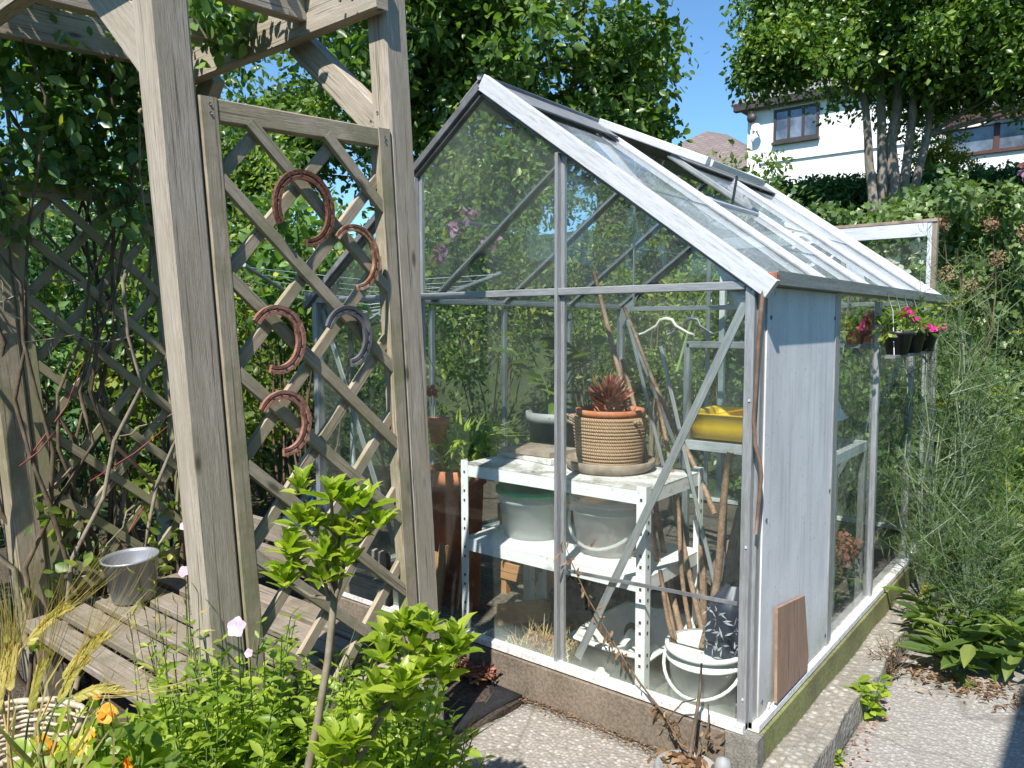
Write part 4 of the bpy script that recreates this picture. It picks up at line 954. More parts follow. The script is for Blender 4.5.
# plants seen through the right side glass
plant('dried_hydrangea', (-.16, 1.12, FZ), 'dried brown hydrangea heads inside the side glass', 30, .08, .05, M['l_dead'], .10, .42, stem=M['twig_grey'], nst=5)
hd = [(-.10, 1.10, .27), (-.08, 1.22, .25), (-.14, 1.00, .22), (-.10, 1.36, .22)]
o = clump_leaves('flower_head', hd, .062, 160, .022, .02, M['l_hydrangea'], None, T_SIMPLE, .7); tag(o, 'round brown dried hydrangea flower heads', 'flowers', kind='stuff')
sh = thing('pot_shelf', (-.10, 2.0, 1.12), 'narrow shelf of flower pots under the right eaves', 'shelf')
MB().box((-.20, 1.40, 1.095), (-.03, 2.64, 1.112), .06).build('board', M['alu'], sh)
for y in (1.45, 2.05, 2.6): MB().bar((-.11, y, 1.095), (-.015, y, .98), .01, .02, (0, 1, 0), .1).build('bracket', M['alu'], sh)
flw = [('small terracotta pot of pink petunias on the pot shelf', 1.42, 'terracotta', 'p_mag'), ('terracotta pot of grey foliage second on the pot shelf', 1.66, 'terracotta', None),
       ('dark pot of leafy cuttings at the middle of the pot shelf', 1.92, 'black', None)]
for lab, y, mt, fl in flw:
    t = thing('flower_pot', (-.10, y, 1.112), lab, 'pot')
    MB().lathe([(.032, 1.113), (.044, 1.172), (.048, 1.172), (.050, 1.188), (.043, 1.188), (.001, 1.183)], (-.10, y, 0), 24).build('body', M[mt], t)
    clump_leaves('foliage', ellipsoid_centers(7, (-.09, y, 1.205), (.05, .06, .02)), .035, 18, .035, .022, M['l_shrub'], t, T_SIMPLE)
    if fl:
        c = ellipsoid_centers(4, (-.05, y, 1.205), (.02, .05, .02)); nn = 9 * len(c)
        d, q = sphere_pts(nn, .5)
        leaves('petals', np.repeat(c, 9, 0) + q * .004, d + (.6, -.6, .1), d * .3 + (.7, -.7, .3), .044, .040, M[fl], t, T_FULL)

t = thing('hanging_trough', (.10, 1.55, 1.08), 'black hanging trough of magenta petunias wired below the gutter', 'planter')
MB().lathe([(.040, 1.075), (.056, 1.155), (.062, 1.155), (.063, 1.170), (.055, 1.170), (.001, 1.16)], (.10, 1.28, 0), 20).build('pot', M['black'], t)
MB().lathe([(.040, 1.075), (.056, 1.155), (.062, 1.155), (.063, 1.170), (.055, 1.170), (.001, 1.16)], (.10, 1.54, 0), 20).build('pot', M['black'], t)
MB().lathe([(.040, 1.075), (.056, 1.155), (.062, 1.155), (.063, 1.170), (.055, 1.170), (.001, 1.16)], (.10, 1.80, 0), 20).build('pot', M['black'], t)
MB().box((.08, 1.16, 1.062), (.12, 1.92, 1.074), .1).build('carrier', M['alu_dark'], t)
for y in (1.22, 1.36, 1.52, 1.70, 1.88): MB().tube([(.068, y, 1.325), (.09, y + .01, 1.25), (.10, y + .012, 1.074)], .0018, 5).build('wire', M['alu_bright'], t)
clump_leaves('foliage', [(.10 + .03 * rng.normal(), 1.2 + .7 * rng.random(), 1.20 + .03 * rng.normal()) for _ in range(26)], .038, 16, .030, .019, M['l_shrub'], t, T_SIMPLE)
c = np.array([(.14, 1.62, 1.185), (.15, 1.68, 1.175), (.12, 1.30, 1.245), (.14, 1.34, 1.225), (.13, 2.02, 1.185), (.13, 1.66, 1.20)])
d, q = sphere_pts(9 * len(c), .5)
leaves('petals', np.repeat(c, 9, 0) + q * .004, d + (.4, -.6, .1), d * .3 + (.6, -.8, .3), .026, .024, M['p_mag'], t, T_FULL)

# ================================================================== ARBOUR
TH = R(3.4)
AROT = (TH, 0, 0); APOS = (-.85, -.5, -.14)
ARM = Matrix.Rotation(TH, 3, 'X')
def aw(p): return tuple(ARM @ Vector(p) + Vector(APOS))
ab = thing('garden_arbour', APOS, 'weathered timber arbour with lattice sides, overgrown with climbing roses', 'arbour', rot=AROT)
XR, XL = (-.046, .030), (-1.30, -1.208)
YN, YF = (-.690, -.596), (-.020, .070)
for xr in (XR, XL):
    for yr in (YN, YF):
        MB().box((xr[0], yr[0], -.06), (xr[1], yr[1], 2.36), .10).build('post', M['wood'] if xr is XR else M['wood_lattice'], ab)
for y0, y1 in ((-.735, -.693), (-.066, -.023)):
    MB().bar((-1.55, (y0 + y1) / 2, 2.265), (.035 if y0 < -.2 else .052, (y0 + y1) / 2, 2.265), .042, .115, (0, 0, 1), .06).build('beam', M['wood'], ab)
for x in (-.275, -.62, -.98):
    MB().bar((x, -.69, 2.300), (x, -.068, 2.300), .045, .11, (0, 0, 1), .06).build('rafter', M['wood'], ab)
# knee braces
MB().bar((-.40, .012, 2.235), (-.035, .012, 1.915), .045, .085, (0, 0, 1), .06).build('knee_brace', M['wood'], ab)
MB().bar((-.040, -.645, 1.985), (-.42, -.645, 2.35), .045, .11, (0, 0, 1), .06).build('knee_brace', M['wood'], ab)
MB().bar((-1.22, .012, 1.915), (-.90, .012, 2.235), .045, .085, (0, 0, 1), .06).build('knee_brace', M['wood_lattice'], ab)
def trellis(xc, mt, y0, y1, zb, zt, off, sd=1):
    b = MB()
    for y in (y0 + .024, y1 - .024): b.bar((xc, y, zb), (xc, y, zt), .040, .046, (0, 1, 0), .08)
    b.bar((xc + .001, y0 + .047, zt - .026), (xc + .001, y1 - .047, zt - .026), .034, .050, (0, 0, 1), .08)
    b.bar((xc + .001, y0 + .047, zb + .026), (xc + .001, y1 - .047, zb + .026), .034, .050, (0, 0, 1), .08)
    fr = b.build('trellis_frame', mt, ab)
    ya, yb, za, zb_ = y0 + .040, y1 - .040, zb + .04, zt - .04
    lat = MB(); sp = .2255
    def clip(c, sgn):
        # z = c + sgn*(y-ya)
        pts = []
        for y in (ya, yb):
            z = c + sgn * (y - ya)
            if za <= z <= zb_: pts.append((y, z))
        for z in (za, zb_):
            y = ya + (z - c) / sgn
            if ya < y < yb: pts.append((y, z))
        return pts
    for k in range(-12, 14):
        q = clip(off + k * sp, -1)
        if len(q) == 2: lat.bar((xc + sd * .011, *q[0]), (xc + sd * .011, *q[1]), .016, .030, (0, .7, .7), .1)
        q = clip(off + k * sp, 1)
        if len(q) == 2: lat.bar((xc - sd * .007, *q[0]), (xc - sd * .007, *q[1]), .016, .030, (0, -.7, .7), .1)
    lat.build('lattice', mt, fr)
trellis(.012, M['wood_lattice'], -.595, -.021, .30, 1.896, 1.718)
trellis(-1.235, M['wood_green'], -.595, -.060, .42, 1.86, 1.70)
b = MB()
for y_, z_ in ((-.045, 1.872), (-.045, 1.86), (-.57, 1.88), (-.57, 1.86), (-.05, .36), (-.57, .36)): b.tube([(.0325, y_, z_), (.0345, y_, z_)], .0035, 6)
for x_, z_ in ((-.02, 1.95), (-.05, 1.93), (-.07, 2.25), (-.02, 2.24)): b.tube([(x_, -.091 if z_ > 2.2 else -.0205, z_), (x_, -.086 if z_ > 2.2 else -.022, z_)], .005, 6)
b.build('screw', M['iron'], ab)
# bench under the arbour
bn = thing('garden_bench', APOS, 'grey slatted wooden bench built across the arbour', 'bench', rot=AROT)
for i, y in enumerate((-.672, -.560, -.446, -.333, -.220, -.108)):
    MB().bar((-1.150 + .006 * math.sin(i * 5), y, .387 + .003 * math.sin(i * 3)), (-.085, y + .004 * math.sin(i * 2), .387), .087, .026, (0, 0, 1), .14).build('seat_slat', M['wood_bench'], bn)
for x in (-1.10, -.12): MB().bar((x, -.70, .350), (x, -.07, .350), .045, .045, (0, 0, 1), .08).build('bearer', M['wood_bench'], bn)
for x in (-1.10, -.12):
    for y in (-.66, -.12): MB().bar((x, y, 0), (x, y, .327), .06, .06, (0, 1, 0), .08).build('leg', M['wood_bench'], bn)
for z in (.50, .60): MB().bar((-1.15, -.028, z), (-.085, -.028, z), .020, .075, (0, 0, 1), .12).build('back_slat', M['wood_bench'], bn)
# galvanised pot on the bench
c = aw((-1.02, -.40, .401))
t = thing('metal_pot', c, 'galvanised grey metal pot standing on the bench', 'pot')
MB().lathe([(.001, .002), (.066, .002), (.070, .006), (.090, .150), (.094, .150), (.095, .158), (.089, .158), (.085, .146), (.064, .012), (.001, .010)], c, 40, (TH, 0)).build('body', M['zinc'], t)
# big clear bottle behind the left trellis
c = aw((-1.42, -.05, .42))
t = thing('plastic_bottle', c, 'large clear plastic bottle with red cap behind the left trellis', 'bottle')
MB().lathe([(.001, 0), (.055, 0), (.06, .02), (.06, .17), (.045, .21), (.018, .235), (.018, .25), (.001, .25)], c, 28).build('body', M['bottle'], t)
MB().lathe([(.020, .245), (.020, .268), (.001, .27)], c, 16).build('cap', M['p_red'], t)
t = None
# horseshoes hung on the right trellis
def horseshoe(cy, cz, r, openang, mt, label, x=.046, wd=.020, ph=.36, tiltx=0):
    b = MB(); pts = []
    a0 = R(openang) + ph * PI * .62; a1 = R(openang) + 2 * PI - ph * PI * .62
    n = 30; ring = []
    for i in range(n + 1):
        f = i / n; a = a0 + (a1 - a0) * f; e = abs(2 * f - 1)
        rr = r * (1 - .06 * e ** 3); w = wd * (1.0 - .25 * e)
        ca, sa = math.cos(a), math.sin(a)
        lx = x + tiltx * (sa * r)
        for dr, dx in ((-w * .5, -.005), (w * .5, -.005), (w * .5, .005), (w * .12, .0045), (w * .0, .0015), (-w * .12, .0045), (-w * .5, .005)):
            ring.append(aw((lx + dx, cy + (rr * 1.0 + dr) * ca, cz + (rr * 1.06 + dr) * sa)))
    m = 7
    fs = [[i * m + k, i * m + (k + 1) % m, (i + 1) * m + (k + 1) % m, (i + 1) * m + k] for i in range(n) for k in range(m)]
    fs += [list(range(m)), list(range(n * m + m - 1, n * m - 1, -1))]
    b._add(ring, fs)
    cpos = aw((x, cy, cz))
    t = thing('horseshoe', cpos, label, 'horseshoe', 'rusty horseshoes hung on the right trellis')
    b.build('shoe', mt, t)
    h = MB()
    for f in (.14, .22, .30, .38, .62, .70, .78, .86):
        a = a0 + (a1 - a0) * f; lx = x + tiltx * (math.sin(a) * r)
        p = aw((lx + .0025, cy + r * math.cos(a), cz + r * 1.06 * math.sin(a))); q = aw((lx + .0056, cy + r * math.cos(a), cz + r * 1.06 * math.sin(a)))
        h.tube([p, q], .0032, 6)
    h.build('nail_holes', M['hole'], t)
horseshoe(-.345, 1.655, .082, 238, M['rust'], 'largest dark red horseshoe at the top of the trellis', wd=.026, ph=.30)
horseshoe(-.195, 1.535, .078, 205, M['orange_rust'], 'flaky orange horseshoe beside the far post', wd=.021, ph=.62)
horseshoe(-.455, 1.335, .072, 195, M['rustpink'], 'pinkish horseshoe in the middle of the trellis, opening left', wd=.026, ph=.5)
horseshoe(-.455, 1.125, .071, 205, M['rustpink'], 'lowest pinkish brown horseshoe above the green shrub', wd=.025, ph=.55)
horseshoe(-.235, 1.325, .070, 215, M['iron'], 'grey iron horseshoe low beside the far post', wd=.027, ph=.55)

# ================================================================== VEGETATION
def tree(name, base, label, trunks, crown_c, crown_r, nclump, rclump, per, L, Wd, mat, barkm, cat='tree', limbs=14, shell=.35, extra=None, T=T_SIMPLE, up=.5, droop=.3, zcut=None, group=None, seedpts=None):
    t = thing(name, base, label, cat, group)
    C = ellipsoid_centers(nclump, crown_c, crown_r, shell)
    if zcut is not None: C = C[C[:, 2] > zcut(C)]
    if extra is not None: C = np.concatenate([C, np.array(extra, float)])
    b = MB(); tips = []
    for (ox, oy, r, tx, ty, tz) in trunks:
        pts = []; n = 9
        p0 = np.array((base[0] + ox, base[1] + oy, base[2] - .15)); p1 = np.array((tx, ty, tz))
        for i in range(n):
            f = i / (n - 1); p = p0 * (1 - f) + p1 * f; p[:2] = p0[:2] + (p1[:2] - p0[:2]) * f ** 1.3
            pts.append(p + rng.normal(size=3) * r * .25 * (0 < i))
        b.tube(pts, [r * (1.35 if i == 0 else 1 - .6 * i / (n - 1)) for i in range(n)], 10); tips += [(pts[k], r * (1 - .6 * k / (n - 1))) for k in (4, 5, 6, 7, 8)]
    b.build('trunk', barkm, t)
    b = MB(); idx = rng.permutation(len(C))[:limbs]
    for i in idx:
        q = tips[np.argmin([np.linalg.norm(p - C[i]) + 1.2 * max(0, p[2] - C[i][2] + .2) for p, _ in tips])]
        p0, r0 = q; p1 = C[i]; mid = (p0 + p1) / 2 + rng.normal(size=3) * .08 * np.linalg.norm(p1 - p0) + np.array((0, 0, .06))
        b.tube([p0, (p0 + mid) / 2, mid, (mid + p1) / 2 + rng.normal(size=3) * .03, p1], [r0 * .55, r0 * .42, r0 * .32, r0 * .2, r0 * .08], 6)
    b.build('branches', barkm, t)
    clump_leaves('crown', C, rclump * (.6 + .8 * rng.random(len(C))), per, L, Wd, mat, t, T, .2, up, .8, droop)
    return t

def shrub(name, base, label, c, r, nclump, rclump, per, L, Wd, mat, cat='shrub', T=T_SIMPLE, twigs=10, shell=.35, toned=.5, group=None, up=.6, droop=.25, barkm=None):
    t = thing(name, base, label, cat, group)
    C = ellipsoid_centers(nclump, c, r, shell); C[:, 2] = np.maximum(C[:, 2], base[2] + .06)
    b = MB()
    for i in rng.permutation(len(C))[:twigs]:
        p0 = np.array(base) + rng.normal(size=3) * (.05, .05, 0); p1 = C[i]; m = (p0 + p1) / 2 + rng.normal(size=3) * .06
        b.tube([p0, (p0 + m) / 2 + (0, 0, .02), m, p1], [.012, .010, .007, .003], 5)
    b.build('branches', barkm or M['twig'], t)
    clump_leaves('foliage', C, rclump * (.6 + .8 * rng.random(len(C))), per, L, Wd, mat, t, T, .15, up, .8, droop, toned=toned)
    return t
gz = lambda x, y: float(ground_z(np.array(x), np.array(y)))

# tall tree behind the arbour
def away(p, k=1.3): return ((p[0] - .82) * k + .82, (p[1] + 2.12) * k - 2.12, (p[2] - 1.2) * k + 1.2)
pb = (-6.3, 5.7)
tree('pear_tree', (pb[0], pb[1], gz(*pb)), 'broad leafy garden tree rising behind arbour and greenhouse', [(0, 0, .17, -5.9, 5.2, 4.4), (.2, .1, .12, -4.9, 5.7, 4.8)],
     (-5.84, 4.73, 4.78), (2.8, 2.4, 2.15), 260, .45, 135, .100, .058, M['l_tree'], M['bark'], limbs=80, shell=.15, T=T_FULL,
     extra=[away((-3.05 + .25 * rng.normal(), 4.0 + .15 * rng.normal(), 2.75 + 1.1 * rng.random())) for _ in range(34)] + [away((-4.6 + 1.5 * rng.random(), 2.5 + 1.3 * rng.random(), 2.05 + .8 * rng.random())) for _ in range(50)] + [away(p_) for p_ in [(-2.72, 4.3, 3.72), (-2.62, 4.4, 3.64), (-2.75, 4.25, 3.55), (-2.72, 4.3, 3.15), (-2.66, 4.35, 3.02), (-2.85, 4.2, 2.85), (-2.95, 4.1, 2.75), (-2.8, 4.25, 3.35)]])
tree('copse_tree', (-8.2, 3.0, gz(-8.2, 3.0)), 'darker tree filling the gap beyond the right trellis', [(0, 0, .13, -8.0, 2.9, 3.6)], (-7.9, 3.2, 3.2), (1.9, 1.8, 1.5), 140, .40, 115, .090, .055, M['l_tree'], M['bark'], limbs=40, shell=.15, T=T_SIMPLE)
# multi-stemmed tree on the terrace
hb = (-1.42, 7.85, gz(-1.42, 7.85))
tree('holm_tree', hb, 'rounded evergreen tree with several pale trunks in front of the white house',
     [(-.13, -.10, .065, -1.78, 7.6, 4.7), (-.06, -.04, .07, -1.60, 7.8, 5.2), (.02, .02, .08, -1.36, 7.95, 5.3), (.10, .08, .065, -1.2, 8.1, 5.2), (.16, .13, .06, -.92, 8.35, 4.8)],
     (-1.15, 8.15, 4.7), (2.1, 1.9, 1.6), 400, .34, 190, .072, .046, M['l_holly'], M['bark'], limbs=90, shell=.25,
     zcut=lambda C: 3.80 + .72 * np.clip(-C[:, 0] - 1.55, 0, .65) + .30 * np.exp(-((C[:, 0] + 1.4) / .30) ** 2) * (C[:, 1] < 8.2), extra=[(-2.58 + .12 * rng.normal(), 7.0 + .1 * rng.normal(), 4.2 + .9 * rng.random()) for _ in range(16)] + [(-2.62 + .12 * rng.normal(), 6.98 + .06 * rng.normal(), 4.12 + .38 * rng.random()) for _ in range(16)] + [(-2.1 + .22 * rng.normal(), 7.3, 4.25 + .08 * rng.normal()) for _ in range(7)] + [(-.5 + .4 * rng.normal(), 8.5, 4.02 + .10 * rng.normal()) for _ in range(20)])
# clipped hedge behind it
def hedge():
    t = thing('clipped_hedge', (-1.8, 8.9, gz(-1.8, 8.9)), 'dark clipped hedge between the terrace tree and the white house', 'hedge')
    a, e = np.array((-4.6, 6.75)), np.array((1.4, 11.6)); n = 900
    f = rng.random(n); v = rng.random(n); q = a + (e - a) * f[:, None]
    nn = np.array((-.63, .78)); q = q + nn * (rng.random(n)[:, None] - .3) * .5 * np.array((1, 1))
    zb = ground_z(q[:, 0], q[:, 1]); zt = 2.92 + f * .42
    C = np.stack([q[:, 0], q[:, 1], zb + (zt - zb) * np.maximum(v, rng.random(n))], -1)
    clump_leaves('foliage', C, .15, 60, .060, .036, M['l_hedge'], t, T_SIMPLE, .3, .5, .9)
    b = MB()
    for k in range(26):
        p = a + (e - a) * (k + .5) / 26; z = gz(*p); b.tube([(p[0], p[1], z - .1), (p[0] + .05, p[1], z + .3), (p[0], p[1] + .05, 2.7)], [.03, .025, .01], 5)
    b.build('stems', M['twig'], t)
hedge()
shrub('golden_shrub', (-1.2, 10.2, gz(-1.2, 10.2)), 'rounded yellow green clipped shrub right of the terrace trunks', (-1.25, 10.0, 3.42), (.50, .42, .48), 70, .14, 60, .045, .026, M['l_lime'])
# ivy bank behind the greenhouse on the right
def ivy():
    t = thing('ivy_hedge', (.1, 3.95, 0), 'thick ivy covered bank behind the fennel', 'hedge')
    n = 420; f = rng.random(n); a, e = np.array((-1.5, 3.35)), np.array((1.7, 5.25))
    q = a + (e - a) * f[:, None]; top = 1.93 + .10 * np.sin(f * 17) + .14 * f + .06 * np.sin(f * 41)
    v = rng.random(n) ** .75; z = -.2 + (top + .2) * v
    q = q + np.array((-.5, .86)) * ((v ** 3 * .55 + rng.random(n) * .25)[:, None]); q += np.array((.5, -.86)) * (.12 * np.sin(f * 23 + v * 9))[:, None]
    C = np.stack([q[:, 0], q[:, 1], z], -1)
    m = 160; f2 = rng.random(m); q2 = a + (e - a) * f2[:, None] + np.array((-.5, .86)) * (rng.random(m) * 1.6)[:, None]
    C = np.concatenate([C, np.stack([q2[:, 0], q2[:, 1], 1.90 + .12 * np.sin(f2 * 17) + .12 * f2 + rng.random(m) * .12], -1)])
    clump_leaves('foliage', C, .17 * (.6 + .8 * rng.random(len(C))), 62, .050, .046, M['l_ivy'], t, T_LOBE, .35, .5, .7)
    b = MB()
    for k in range(40):
        p = a + (e - a) * rng.random(); pts = [np.array((p[0], p[1], -.25))]
        for j in range(7): pts.append(pts[-1] + np.array((rng.normal() * .12, rng.normal() * .05 + .02, .28)))
        b.tube(pts, [.006] * 8, 5)
    b.build('stems', M['twig'], t)
ivy()
for i, (x, y, z) in enumerate([(-.10, 3.55, 1.52), (.02, 3.70, 1.45), (.16, 3.8, 1.62), (-.15, 3.6, 1.86), (.10, 3.85, 1.86), (.28, 4.0, 1.80)]):
    t = thing('dry_hydrangea_bloom', (x, y, z), 'dry brown flower head among the ivy leaves', 'seed head', 'dry brown heads in the ivy')
    clump_leaves('florets', [(x, y, z)], .055, 90, .018, .014, M['l_seed'], t, T_SIMPLE, .6)
    MB().tube([(x, y + .25, z - .25), (x, y + .1, z - .06), (x, y, z - .01)], [.003, .003, .002], 5).build('stem', M['twig'], t)
t = thing('red_rose', (.28, 4.0, 2.20), 'red rose bloom on top of the ivy at the right edge', 'flower')
clump_leaves('petals', [(.28, 4.0, 2.20), (.33, 4.05, 2.17)], .05, 40, .045, .04, M['p_mauve'], t, T_FULL, .5)
MB().tube([(.28, 4.02, 1.95), (.28, 4.0, 2.18)], .004, 5).build('stem', M['greenstem'], t)
# white framed glazed panel standing behind the greenhouse
t = thing('glazed_panel', (-.75, 3.2, -.27), 'white framed glass panel standing behind the greenhouse', 'window')
MB().box((-1.5, 3.175, 1.735), (-.155, 3.225, 1.822), .05).build('head_rail', M['alu_bright'], t)
MB().box((-1.5, 3.172, 1.8225), (-.10, 3.235, 1.842), .05).build('top_trim', M['saucer'], t)
MB().box((-.154, 3.178, -.28), (-.128, 3.222, 1.822), .06).build('stile', M['alu_bright'], t)
MB().box((-.1275, 3.18, -.28), (-.098, 3.22, 1.822), .06).build('post', M['wood_bench'], t)
MB().box((-1.5, 3.18, -.28), (-1.46, 3.22, 1.734), .06).build('stile', M['alu_bright'], t)
MB().poly([(-1.46, 3.2, .1), (-.155, 3.2, .1), (-.155, 3.2, 1.735), (-1.46, 3.2, 1.735)], (0, .004, 0)).build('glass_pane', M['glass_dirty'], t)
for i, (x, z) in enumerate([(-.23, 1.70), (-.22, 1.63), (-.38, 1.60), (-.31, 1.52)]):
    t = thing('white_blossom', (x, 3.30, z), 'white bloom behind the glass of the framed panel', 'flower', 'white blooms behind the framed panel')
    clump_leaves('petals', [(x, 3.29, z)], .032, 22, .04, .034, M['p_white'], t, T_FULL, .5)

# shrubs behind and to the left of the greenhouse
G = 'bushes seen through the greenhouse glass'
sl = [(-3.3, 4.2, 1.5, .75, .6, 1.6, 'l_shrub', 'mid green garden bush behind the greenhouse'), (-2.5, 4.1, 1.4, .7, .55, 1.5, 'l_shrub', 'mid green garden bush behind the greenhouse'),
      (-1.7, 4.0, 1.3, .65, .5, 1.35, 'l_shrub', 'mid green garden bush behind the greenhouse'), (-.9, 3.95, .9, .6, .5, 1.0, 'l_shrub', 'mid green garden bush behind the greenhouse'),
      (-3.6, 3.0, 1.4, .7, .6, 1.45, 'l_shrub', 'mid green garden bush behind the greenhouse'), (-3.6, 1.9, 1.25, .6, .6, 1.35, 'l_shrub', 'dark leaved bush left of the greenhouse'),
      (-3.9, 1.0, 1.2, .6, .6, 1.35, 'l_shrub', 'dark leaved bush left of the greenhouse'), (-3.4, .1, .9, .5, .5, 1.0, 'l_shrub', 'dark leaved bush left of the greenhouse'),
      (-3.9, -.4, 1.1, .55, .5, 1.25, 'l_dark', 'dark leaved bush left of the greenhouse'), (-4.6, .3, 1.5, .7, .7, 1.5, 'l_tree', 'dark leaved bush left of the greenhouse'), (-4.6, -1.0, 1.3, .7, .6, 1.5, 'l_dark', 'dark leaved bush left of the greenhouse'),
      (-5.2, 1.8, 1.7, .8, .8, 1.4, 'l_tree', 'dark leaved bush left of the greenhouse'), (-6.3, .3, 1.9, .9, 1.0, 1.8, 'l_tree', 'dark leaved bush left of the greenhouse'), (-6.2, -1.1, 1.8, .9, .9, 1.8, 'l_tree', 'dark leaved bush left of the greenhouse'), (-5.4, -.2, 1.7, .8, .8, 1.7, 'l_shrub', 'dark leaved bush left of the greenhouse')]
for x, y, z, rx, ry, rz, mt, lab in sl:
    g0 = gz(x, y)
    shrub('garden_bush', (x, y, g0), lab, (x, y, max(z, g0 + .7)), (rx, ry, rz), 80 if rz > 1.55 else 60, .22, 62, .055, .030, M[mt], 'bush', group='mid green bushes behind the greenhouse' if 'behind' in lab else 'dark bushes left of the greenhouse', T=T_SIMPLE, toned=.6)
shrub('orange_leaf_bush', (-3.0, .55, -.27), 'tall bush with yellow and orange leaves behind the right trellis', (-3.0, .6, 1.5), (.35, .4, .55), 26, .16, 40, .07, .042, M['l_rose'], 'bush', T=T_FULL)
# mauve flowers seen through the upper glass
for x, y, z in [(-3.05, 2.15, 2.02), (-3.1, 2.0, 1.90), (-3.0, 2.3, 1.84), (-3.1, 1.85, 1.72)]:
    t = thing('mauve_bloom', (x, y, z), 'mauve bloom seen through the upper gable glass', 'flower', 'mauve blooms beyond the glass')
    clump_leaves('petals', [(x + .05, y, z)], .055, 26, .05, .04, M['p_mauve'], t, T_FULL, .5)
# arching bare stems inside view behind the glass
tag(MB().tube([(-1.9, 3.3, .8), (-1.75, 3.3, 1.3), (-1.55, 3.3, 1.62), (-1.62, 3.3, 1.80), (-1.75, 3.3, 1.88)], [.012, .011, .009, .006, .003], 6).build('bare_stem', M['greenstem']), 'pale green arching stem behind the far gable glass', 'stem')

# climbing rose over the arbour
cr = thing('climbing_rose', aw((-1.26, -.80, 0)), 'tangled climbing rose over the left trellis and arbour roof', 'climbing plant')
b = MB(); bt = MB(); Cs = []
for k in range(34):
    y0 = -.75 + .70 * rng.random(); x0 = -1.20 - .12 * rng.random()
    pts = [np.array((x0, y0, 0))]; drift = rng.normal() * .05
    n = 11 + rng.integers(0, 4)
    for j in range(n):
        pts.append(pts[-1] + np.array((rng.normal() * .025 + (.05 if j > 8 else 0), drift + rng.normal() * .06, .19)))
        pts[-1][1] = np.clip(pts[-1][1], -.85, .05); pts[-1][2] = min(pts[-1][2], 2.42)
        if j > 6: Cs.append(pts[-1] + rng.normal(size=3) * .05)
    bb = b if k % 3 else bt
    bb.tube([aw(p) for p in pts], [.0095 * (1 - .6 * i / n) * (.7 + .6 * rng.random()) for i in range(len(pts))], 6)
for k in range(24):
    p = np.array((-1.17 - .05 * rng.random(), -.7 + .65 * rng.random(), .6 + 1.2 * rng.random())); q = [p]
    d = unit(rng.normal(size=3) * (.3, 1, .6))
    for j in range(5): q.append(q[-1] + d * .07 + rng.normal(size=3) * .02)
    (bt if k % 4 else b).tube([aw(p) for p in q], [.004, .0035, .003, .0025, .002, .0015], 5)
b.build('stems', M['twig'], cr); bt.build('pale_stems', M['twig_grey'], cr)
rs = MB()
for p0, p1, p2 in [((-1.17, -.62, .95), (-1.15, -.50, 1.10), (-1.16, -.40, 1.30)), ((-1.16, -.45, .82), (-1.12, -.30, .90), (-1.10, -.18, .98)), ((-1.16, -.66, .92), (-1.15, -.60, .96), (-1.14, -.55, 1.02)), ((-1.12, -.35, .62), (-1.10, -.30, .70), (-1.10, -.28, .66))]:
    rs.tube([aw(p) for p in (p0, p1, p2)], [.003, .0024, .0016], 5)
rs.build('young_red_stems', M['redstem'], cr)
C = [aw(p) for p in Cs if p[2] > 1.72][::3]
C += [aw((-1.20 + rng.normal() * .06, -.72 + .7 * rng.random(), 1.75 + .55 * rng.random())) for _ in range(30)]
C += [aw((-1.55 + .75 * rng.random() ** 1.3, -.80 + .75 * rng.random(), 2.36 + .14 * rng.random())) for _ in range(26)]
C += [aw((-1.3 + .30 * rng.random(), -.5 + .5 * rng.random(), 2.0 + .3 * rng.random())) for _ in range(16)]
C += [aw((-.62 + .16 * rng.normal(), -.14 + .07 * rng.normal(), 2.27 + .10 * rng.random())) for _ in range(10)]
clump_leaves('foliage', C, .12, 36, .043, .028, M['l_rose'], cr, T_FULL, .2, .5, .8, .4, toned=.55)
C2 = [(-2.06 + .15 * rng.normal(), -1.0 + .09 * rng.normal(), 2.16 + .13 * rng.normal()) for _ in range(20)]
clump_leaves('roof_leaves', C2, .12, 34, .043, .028, M['l_rose'], cr, T_FULL, .2, .5, .8, .4)
cl = [aw((-1.19 + rng.normal() * .05, -.70 + .65 * rng.random(), .30 + .45 * rng.random())) for _ in range(16)]
clump_leaves('lower_leaves', cl, .08, 12, .040, .027, M['l_shrub'], cr, T_FULL, .2)
# unseen shrub added just left of the picture to shade the left trellis
shrub('shade_thicket', (-2.75, -1.75, -.12), 'unseen rose thicket added left of the arbour to shade the trellis', (-2.95, -1.75, .85), (.45, .34, .85), 46, .2, 55, .055, .034, M['l_dark'], 'bush')
# folding clothes airer beyond the arbour
t = thing('clothes_airer', (-2.95, .95, -.12), 'rotary clothes airer with slack lines beyond the right trellis', 'clothes airer')
MB().tube([(-2.95, .95, -.2), (-2.95, .95, 1.50)], .018, 10).build('pole', M['alu'], t)
ln = MB()
ends = []
for k in range(4):
    a = R(20 + 90 * k); e = (-2.95 + 1.0 * math.cos(a), .95 + 1.0 * math.sin(a), 1.50); ends.append(e)
    MB().bar((-2.95, .95, 1.15), e, .018, .018, (0, 0, 1), .2).build('arm', M['alu'], t)
for r_ in np.linspace(.35, .97, 8):
    for k in range(4):
        a, c = np.array(ends[k]), np.array(ends[(k + 1) % 4]); o_ = np.array((-2.95, .95, 1.15))
        p, q = o_ + (a - o_) * r_, o_ + (c - o_) * r_
        ln.tube([p, (p + q) / 2 - (0, 0, .035 + .02 * rng.random()), q], .0022, 5)
ln.build('lines', M['line'], t)
lump('blue_cover', (-2.45, .35, -.12), (.22, .20, .27), M['blue'], 'blue and white plastic cover heaped behind the bench', 'cover', .18, 2)

